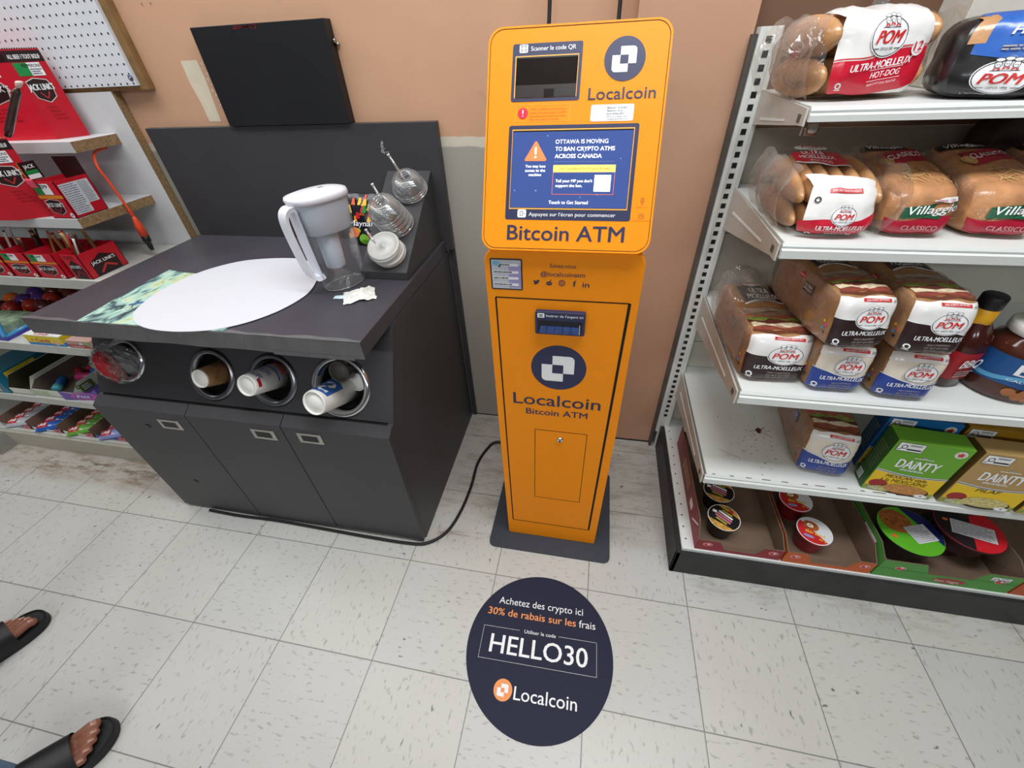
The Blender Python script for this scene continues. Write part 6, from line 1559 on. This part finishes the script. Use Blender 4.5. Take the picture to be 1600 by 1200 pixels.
# fifth shelf
def dteal(mb, F, T, R):
    d_poly(mb, R, [(.03, .060), (.15, .060), (.15, .088), (.03, .088)], yel, .0006); d_text(mb, R, 'gum', .055, .066, .07, .014, M('label_red_brown', '#9c3a22', .4), .001, .04, .2); d_disc(mb, R, .03, .028, .022, .016, M('peach_print', '#e8b48a', .4), .0008, 14); d_disc(mb, F, .10, .03, .02, .016, M('peach_print', '#e8b48a', .4), .0008, 14); d_lines(mb, F, .02, .008, .12, .025, 2, white, .0008, 3)
carton('candy_carton', 'teal candy carton with a yellow label on the fifth shelf', (-.440, .292, .2975), .15, .26, .095, ['#1d6f8c'], 0, dteal)
def open_tray(label, x0, x1, y0, y1, z0, h, hf, col, inner, deco=None):
    t = thing('display_tray', label, 'display tray', ((x0 + x1) / 2, y0, z0), 0); w, d = x1 - x0, y1 - y0; T_ = .0025
    mo, mi_ = M('tray_out_' + col, col, .5, var=.03), M('tray_in_' + inner, inner, .6, var=.05); mb = MB()
    mb.box(-w / 2, w / 2, 0, d, 0, T_, mi_); mb.box(-w / 2, w / 2, d - T_, d, 0, h, mi_)
    for s_ in (-1, 1): mb.prism([(0, 0), (d, 0), (d, h), (d * .12, h), (0, hf)], 'x', min(s_ * w / 2, s_ * (w / 2 - T_)), max(s_ * w / 2, s_ * (w / 2 - T_)), mi_); mb.prism([(d * .12, h), (d, h), (d, h + .0015), (d * .12, h + .0015)], 'x', min(s_ * w / 2, s_ * (w / 2 - T_)), max(s_ * w / 2, s_ * (w / 2 - T_)), mo); d_poly(mb, Flat((s_ * w / 2, 0, 0), (0, 1, 0), (0, 0, 1)), [(0, 0), (d, 0), (d, h), (d * .12, h), (0, hf)], mo, .0004 * s_)
    mb.box(-w / 2, w / 2, 0, T_, 0, hf, mo); mb.build('tray', t)
    if deco: mb = MB(); deco(mb, Flat((-w / 2, 0, 0), (1, 0, 0), (0, 0, 1)), Flat((-w / 2 - .0002, d, 0), (0, -1, 0), (0, 0, 1)), Flat((w / 2, 0, 0), (0, 1, 0), (0, 0, 1))); mb.build('print', t)
    return t
def dgreen(mb, F, L_, R):
    og = M('olive_tag', '#5f7a34', .5); d_rrect(mb, R, .03, .012, .085, .05, .008, og, .0008); d_disc(mb, R, .028, .045, .008, .010, og, .001, 12); d_disc(mb, R, .028, .045, .003, .004, white, .0012, 10); d_lines(mb, R, .04, .018, .075, .044, 3, white, .0012, 2)
    d_lines(mb, F, .01, .008, .1, .03, 2, M('leaf_print', '#a8c48a', .5), .0008, 2)
open_tray('open white tray with a dark olive inside, fifth shelf', -.358, -.238, .296, .55, .2975, .075, .030, '#dcdccf', '#3d3b28', None)
open_tray('open white tray with an olive green tag, fifth shelf', -.234, -.012, .300, .58, .2975, .062, .034, '#d9dccf', '#71625a', dgreen)
mbl, mpk, mrd = M('tube_blue', '#2868b4', .25, spec=.6), M('tube_pink', '#c83a78', .25, spec=.6), M('tube_red', '#a82038', .25, spec=.6)
for i, (x, y, z, ang, c1, c2, lab) in enumerate([(-.175, .365, .325, -55, mbl, M('tube_aqua', '#5ab4c4', .3), 'blue and aqua candy tube lying on the white tray'), (-.16, .44, .325, -30, mrd, mpk, 'red candy tube lying behind the blue and aqua one'), (-.105, .425, .325, 20, mpk, mbl, 'pink and blue candy tube lying in the white tray'), (-.06, .47, .335, 35, mbl, mrd, 'blue candy tube with red end deeper in the white tray'), (-.12, .49, .325, 30, mrd, mbl, 'dark red candy tube at the back of the white tray')]):
    a = math.radians(ang); d_ = Vector((math.cos(a), math.sin(a), 0)); P = Vector((x, y, z - .008)); t = thing('candy_tube', lab, 'candy tube', tuple(P), 0, 'candy tubes in the white tray')
    mb = MB(); mb.tube([-d_ * .042, -d_ * .036, d_ * .02, d_ * .024], [.012, .0155, .0155, .010], c1, 14); mb.build('tube', t); mb = MB(); mb.tube([d_ * .022, d_ * .024, d_ * .046, d_ * .05], [.012, .017, .016, .009], c2, 14); mb.build('cap', t)
pp = thing('purple_candy_box', 'purple candy box with pink oval print at the fifth shelf edge', 'candy box', (.015, .300, .2975), .12)
mb = MB(); pm = M('purple_card', '#6c50a8', .4, var=.05); mb.prism([(-.085, .0), (.085, .0), (.085, .058), (.06, .040), (-.05, .034), (-.085, .046)], 'y', 0, .003, pm); mb.box(-.085, .085, .003, .09, 0, .012, pm); mb.build('tray', pp)
mb = MB(); F_ = Flat((-.085, 0, 0), (1, 0, 0), (0, 0, 1)); d_disc(mb, F_, .10, .021, .060, .018, M('purple_pink', '#d054a0', .4), .0006, 24); d_disc(mb, F_, .098, .021, .046, .013, M('purple_violet', '#7a4fb0', .4), .0009, 24); d_text(mb, F_, 'Fizz', .070, .014, .055, .014, white, .0013, .05, .1); mb.build('print', pp)

# bottom shelf: cardboard trays of candy bars
trays = [(-.575, -.405, 'silver'), (-.398, -.228, 'blue'), (-.220, -.050, 'green'), (-.042, .128, 'pale blue')]
bcol = {'silver': ('#b9bcc4', '#8d929e'), 'blue': ('#2f62b8', '#c9d6ec'), 'green': ('#6fae44', '#dfe8d4'), 'pale blue': ('#8f9ad0', '#3f68b0')}
card2 = M('tray_brown_card', '#7d6152', .7, var=.1, vscale=12)
for k, (x0, x1, nm) in enumerate(trays):
    t = thing('bar_tray', 'brown cardboard tray of %s candy bars on the bottom shelf' % nm, 'cardboard tray', ((x0 + x1) / 2, .262, .0995)); w = x1 - x0; d = .36
    mb = MB(); mb.box(-w / 2, w / 2, 0, d, 0, .002, card2); mb.box(-w / 2, -w / 2 + .002, 0, d, 0, .05, card2); mb.box(w / 2 - .002, w / 2, 0, d, 0, .05, card2); mb.box(-w / 2, w / 2, d - .002, d, 0, .06, card2); mb.prism([(-w / 2, 0), (w / 2, 0), (w / 2, .022), (w * .2, .010), (-w * .25, .010), (-w / 2, .018)], 'y', 0, .002, M('bar_tray_front_' + nm, bcol[nm][1], .4, var=.1)); mb.build('tray', t)
    mb = MB(); FS = Flat((0, 0, 0), (1, 0, 0), (0, 0, 1)); d_disc(mb, FS, w * .36, .012, .024, .014, M('bar_red', '#b8243c', .35), .001, 20); d_ring(mb, FS, w * .36, .012, .014, .008, .002, white, .0014, 18, .6); mb.build('round_emblem', t, label='dark red round emblem')
    c1, c2 = M('bar_' + nm, bcol[nm][0], .22, spec=.6, var=.15, vscale=25, bump=.3, bscale=50), M('bar2_' + nm, bcol[nm][1], .25, spec=.6)
    bar_red = M('bar_bright_red', '#d0242e', .25, spec=.6)
    first = None
    for i in range(8):
        lab = '%s wrapped candy bar lying across its bottom shelf tray' % nm
        loc = ((x0 + x1) / 2 + .004 * math.sin(i * 2.3), .285 + i * .036, .1035 + .0045 * (i % 2) + .004); rz = .35 + .12 * math.sin(i * 1.7 + k)
        if first is None:
            o = thing('candy_bar', lab, 'candy bar', loc, rz, '%s candy bars' % nm)
            def bs(u, v, l=0.0):
                e = (1 - (2 * u - 1) ** 6) * (1 - (2 * v - 1) ** 4); return Vector(((u - .5) * .125, (v - .5) * .044 * (1 - .15 * (1 - e)), .014 * e + l + .012 * v + .0012 * math.sin(u * 40 + v * 9)))
            mb = MB(); mb.grid(lambda u, v: bs(u, v), 18, 10, c1); mb.grid(lambda u, v: Vector((bs(u, v).x, bs(u, v).y, .012 * v - .002)), 4, 4, c1); mb.build('wrapper', o)
            mb = MB(); d_band(mb, bs, .10, .42, lambda u: .2, lambda u: .85, bar_red, .0008, 8, 4); d_text(mb, bs, 'AIR', .14, .38, .24, .28, white, .0018, .04, .2); d_poly(mb, bs, [(.46, .2), (.6, .2), (.72, .85), (.55, .85)], white, .0010); d_poly(mb, bs, [(.70, .15), (.80, .15), (.92, .8), (.82, .8)], c2, .0010); d_poly(mb, bs, [(.02, .05), (.10, .05), (.08, .95), (.02, .95)], white, .0010); mb.build('print', o); first = o
        else: dup(first, loc, rz, lab)

# ------------------------------------------------------------------ person: two feet in black slides, legs rising out of the frame
skin = M('brown_skin', '#8a5a48', .5, spec=.35, var=.06, vscale=40, bump=.12, bscale=160)
PX = Vector((.60, -.66, 0))
per = thing('person', 'person standing in black slide sandals and blue jeans, only the feet in the photo', 'person', tuple(PX))
def frame2(c, ang): 
    a = math.radians(ang); X = Vector((math.cos(a), math.sin(a), 0)); Y = Vector((-math.sin(a), math.cos(a), 0))
    return lambda x, y, z: Vector(c) - PX + X * x + Y * y + Vector((0, 0, z))
feet = [((.842, -.682, 0), 56, 1), ((.372, -.498, 0), 72, -1)]   # centre, heading, side of the big toe (+1: its left)
HC = Vector((.570, -.662, 0)) - PX; FWD = Vector((math.cos(math.radians(64)), math.sin(math.radians(64)), 0)); RT_ = Vector((FWD.y, -FWD.x, 0))
body = MB(); soles = []; hips = []
for (c, ang, s_) in feet:
    Fm_ = frame2(c, ang); Fm = (lambda F: (lambda x, y, z: F(x - .012, y, z)))(Fm_)
    def ell(secs, n=18):
        vs = []; fs = []
        for (x, yc, zc, ry, rz_) in secs:
            for i in range(n):
                a = 2 * math.pi * i / n; vs.append(Fm(x, s_ * (yc + ry * math.cos(a)), max(.026, zc + rz_ * math.sin(a))))
        for j in range(len(secs) - 1):
            for i in range(n): fs.append((j * n + i, j * n + (i + 1) % n, (j + 1) * n + (i + 1) % n, (j + 1) * n + i))
        fs += [tuple(range(n)), tuple((len(secs) - 1) * n + i for i in range(n))]
        body.add(vs, fs, skin, True)
    ell([(-.128, 0, .05, .018, .018), (-.115, 0, .052, .030, .028), (-.08, 0, .060, .033, .036), (-.04, .002, .062, .033, .042), (0, .003, .054, .037, .034), (.035, .003, .046, .042, .026), (.065, .001, .043, .043, .018), (.080, -.001, .040, .041, .0145)])
    toes = [(.0285, .132, .0130, .0125), (.0078, .128, .0084, .0095), (-.0088, .120, .0080, .009), (-.0245, .109, .0078, .0085), (-.039, .095, .0080, .0082)]
    for (y, xe, r, h) in toes:
        pts = [Fm(.055, s_ * y * .92, .043), Fm(.08, s_ * y, .041), Fm(xe - .018, s_ * y, .0405 + h * .35), Fm(xe - .006, s_ * y * .99, .036 + h * .15), Fm(xe, s_ * y * .985, .034)]
        body.tube(pts, [r * .95, r, r * .93, r * .98, r * .62], skin, 12)
    ank = Fm(-.085, 0, .06)
    hip = Vector((HC.x, HC.y, .91)) + RT_ * (.088 * s_); hip.z = .91
    kn = ank.lerp(hip, .52) + FWD * .045; kn.z = .50
    body.tube([ank, ank + Vector((0, 0, .05)), ank.lerp(kn, .3), ank.lerp(kn, .62), kn, kn.lerp(hip, .5), hip], [.034, .036, .042, .055, .052, .070, .085], skin, 18)
    hips.append((ank, kn, hip))
# trunk, neck, head, arms and hands (above the frame of the photo)
def loft(mb, secs, mat, n=24):
    vs = []; fs = []
    for (z, f, hw, hd) in secs:
        for i in range(n):
            t_ = 2 * math.pi * i / n; c_, q_ = math.cos(t_), math.sin(t_)
            vs.append(HC + Vector((0, 0, z)) + RT_ * (hw * math.copysign(abs(c_) ** .85, c_)) + FWD * (f + hd * math.copysign(abs(q_) ** .85, q_)))
    for j in range(len(secs) - 1):
        for i in range(n): fs.append((j * n + i, j * n + (i + 1) % n, (j + 1) * n + (i + 1) % n, (j + 1) * n + i))
    fs += [tuple(range(n)), tuple((len(secs) - 1) * n + i for i in range(n))]
    mb.add(vs, fs, mat, True)
loft(body, [(.84, 0, .12, .09), (.92, -.01, .165, .115), (1.02, 0, .150, .105), (1.12, .01, .145, .105), (1.25, .01, .165, .115), (1.36, 0, .175, .105), (1.42, -.01, .150, .085), (1.455, -.015, .07, .06), (1.50, -.005, .055, .058), (1.54, .005, .055, .06)], skin)
loft(body, [(1.525, .045, .030, .035), (1.545, .035, .050, .060), (1.575, .025, .064, .085), (1.62, .015, .073, .098), (1.67, .01, .076, .100), (1.71, .005, .070, .092), (1.74, 0, .050, .068), (1.757, 0, .018, .026)], skin)
def bp(r, f, z): return HC + RT_ * r + FWD * f + Vector((0, 0, z))
body.tube([bp(0, .105, 1.655), bp(0, .118, 1.635), bp(0, .124, 1.618), bp(0, .108, 1.608)], [.009, .012, .016, .011], skin, 10)
body.tube([bp(-.024, .098, 1.578), bp(0, .108, 1.578), bp(.024, .098, 1.578)], [.005, .008, .005], skin, 8)
for k in (-1, 1):
    body.tube([bp(k * .074, .0, 1.60), bp(k * .082, -.006, 1.625), bp(k * .082, -.004, 1.648)], [.009, .014, .010], skin, 8)
    sh, el, wr_ = bp(k * .175, -.005, 1.405), bp(k * .235, -.02, 1.13), bp(k * .225, .07, .895)
    body.tube([bp(k * .10, -.01, 1.42), sh, sh.lerp(el, .4), el, el.lerp(wr_, .35), wr_], [.055, .058, .047, .038, .040, .026], skin, 16)
    hd_ = (wr_ - el).normalized(); pc = wr_ + hd_ * .055
    body.tube([wr_, wr_ + hd_ * .03, pc, wr_ + hd_ * .09], [.025, .030, .034, .032], skin, 14, flat=.55)
    for q_, (o_, L_) in enumerate(((.027, .072), (.009, .080), (-.009, .075), (-.026, .060))):
        st_ = wr_ + hd_ * .085 + FWD * o_
        body.tube([st_, st_ + hd_ * L_ * .5 + RT_ * (-k * .006), st_ + hd_ * L_ * .85 + RT_ * (-k * .022)], [.0085, .008, .0065], skin, 8)
    th_ = wr_ + hd_ * .03 + FWD * .022
    body.tube([th_, th_ + hd_ * .03 + FWD * .022, th_ + hd_ * .062 + FWD * .026 + RT_ * (-k * .01)], [.012, .010, .008], skin, 8)
bo = body.build('body', per)
rm_ = bo.modifiers.new('merge', 'REMESH'); rm_.mode = 'VOXEL'; rm_.voxel_size = .0034; rm_.use_smooth_shade = True
sm_ = bo.modifiers.new('soften', 'SMOOTH'); sm_.factor = .5; sm_.iterations = 2
nail = M('toe_nail', '#b08472', .35, spec=.5); sl_m = M('black_slide_foam', '#1d1c1e', .6, var=.1, bump=.1, bscale=200); st_m = M('black_slide_strap', '#17171a', .5, var=.06)
for (c, ang, s_) in feet:
    Fm = frame2(c, ang)
    out = [(-.135, 0), (-.13, .022), (-.11, .036), (-.06, .039), (0, .041), (.05, .050), (.09, .052), (.12, .045), (.138, .026), (.142, .004), (.136, -.018), (.118, -.036), (.09, -.048), (.05, -.050), (0, -.042), (-.06, -.036), (-.11, -.033), (-.13, -.018)]
    P = smooth_path([(a, b, 0) for a, b in out + out[:1]], 3)[:-1]
    mb = MB(); n = len(P); rows = [(.97, 0.0005), (1, .006), (1, .024), (.965, .030), (.92, .029), (.88, .025)]; vs = []; fs = []
    for k, z in rows:
        for p in P: vs.append(Fm(p.x * (k if k >= 1 else 1 - (1 - k) * .38), s_ * p.y * k, z))
    for j in range(len(rows) - 1):
        for i in range(n): fs.append((j * n + i, j * n + (i + 1) % n, (j + 1) * n + (i + 1) % n, (j + 1) * n + i))
    fs += [tuple(range(n)), tuple((len(rows) - 1) * n + i for i in range(n))]
    mb.add(vs, fs, sl_m, False); sole = mb.build('sandal', per, label='black slide sandal sole')
    mb = MB()
    def strap_s(u, v):
        a = math.pi * (.02 + .96 * u); x = -.055 + .120 * v + .010 * math.sin(a) * v; w = .053 - .006 * abs(v - .6); hgt = .123 - .047 * v
        return Fm(x, s_ * w * math.cos(a), .012 + (hgt - .012) * math.sin(a) ** .7)
    mb.grid(strap_s, 24, 8, st_m); mb.grid(lambda u, v: strap_s(u, v) - Vector((0, 0, .0025)), 24, 8, st_m)
    mb.build('strap', sole)
    mb = MB(); Fm = (lambda F: (lambda x, y, z: F(x - .012, y, z)))(Fm)
    for (y, xe, r, h) in [(.0285, .132, .0130, .0125), (.0078, .128, .0084, .0095), (-.0088, .120, .0080, .009), (-.0245, .109, .0078, .0085), (-.039, .095, .0080, .0082)]:
        def ns(u, v): return Fm(xe - .012 + .011 * u, s_ * (y + (v - .5) * r * 1.05), .0405 + h * (1.16 - .62 * u * u) + .0006 - ((v - .5) ** 2) * r * 1.1)
        mb.grid(ns, 5, 5, nail)
    mb.build('toe_nails', per)
jean = M('blue_denim', '#66839f', .8, var=.14, vscale=60, bump=.25, bscale=300)
mb = MB()
for (ank, kn, hip) in hips:
    mb.tube([ank + Vector((0, 0, .012)) + FWD * .012, ank + Vector((0, 0, .022)) + FWD * .012, ank.lerp(kn, .4), ank.lerp(kn, .8), kn, kn.lerp(hip, .5), hip, hip + Vector((0, 0, .06))], [.078, .080, .068, .067, .069, .086, .104, .10], jean, 28)
loft(mb, [(.83, -.005, .13, .10), (.88, -.01, .175, .128), (.93, -.01, .178, .126), (1.0, -.005, .166, .118), (1.01, -.005, .163, .115)], jean)
jo = mb.build('jeans', per, label='light blue denim jeans')
jm = jo.modifiers.new('merge', 'REMESH'); jm.mode = 'VOXEL'; jm.voxel_size = .007; jm.use_smooth_shade = True
shirt = M('dark_grey_shirt', '#3c4047', .85, var=.08, vscale=30, bump=.2, bscale=250)
mb = MB()
loft(mb, [(.95, -.005, .182, .130), (1.02, 0, .168, .122), (1.12, .01, .162, .122), (1.25, .01, .180, .130), (1.36, 0, .186, .118), (1.42, -.01, .160, .098), (1.452, -.015, .085, .073)], shirt)
for k in (-1, 1):
    sh, el = bp(k * .175, -.005, 1.405), bp(k * .235, -.02, 1.13)
    mb.tube([bp(k * .09, -.01, 1.415), sh, sh.lerp(el, .35), sh.lerp(el, .62)], [.062, .069, .064, .062], shirt, 20)
so_ = mb.build('shirt', per, label='plain dark grey shirt')
jm = so_.modifiers.new('merge', 'REMESH'); jm.mode = 'VOXEL'; jm.voxel_size = .007; jm.use_smooth_shade = True
mb = MB(); loft(mb, [(1.60, -.055, .070, .055), (1.64, -.030, .082, .085), (1.69, -.012, .084, .098), (1.725, -.005, .075, .098), (1.752, -.003, .055, .075), (1.768, 0, .02, .03)], M('black_hair', '#1a1514', .6, var=.2, vscale=120, bump=.4, bscale=200)); mb.build('hair', per)
mb = MB()
for k in (-1, 1): mb.ball(bp(k * .030, .097, 1.642), .0125, .0105, .0085, M('eye_white', '#e6e0da', .2), 12, 8); mb.ball(bp(k * .030, .106, 1.642), .0055, .0045, .0055, M('eye_dark', '#24160f', .2), 10, 6)
mb.build('eyes', per)
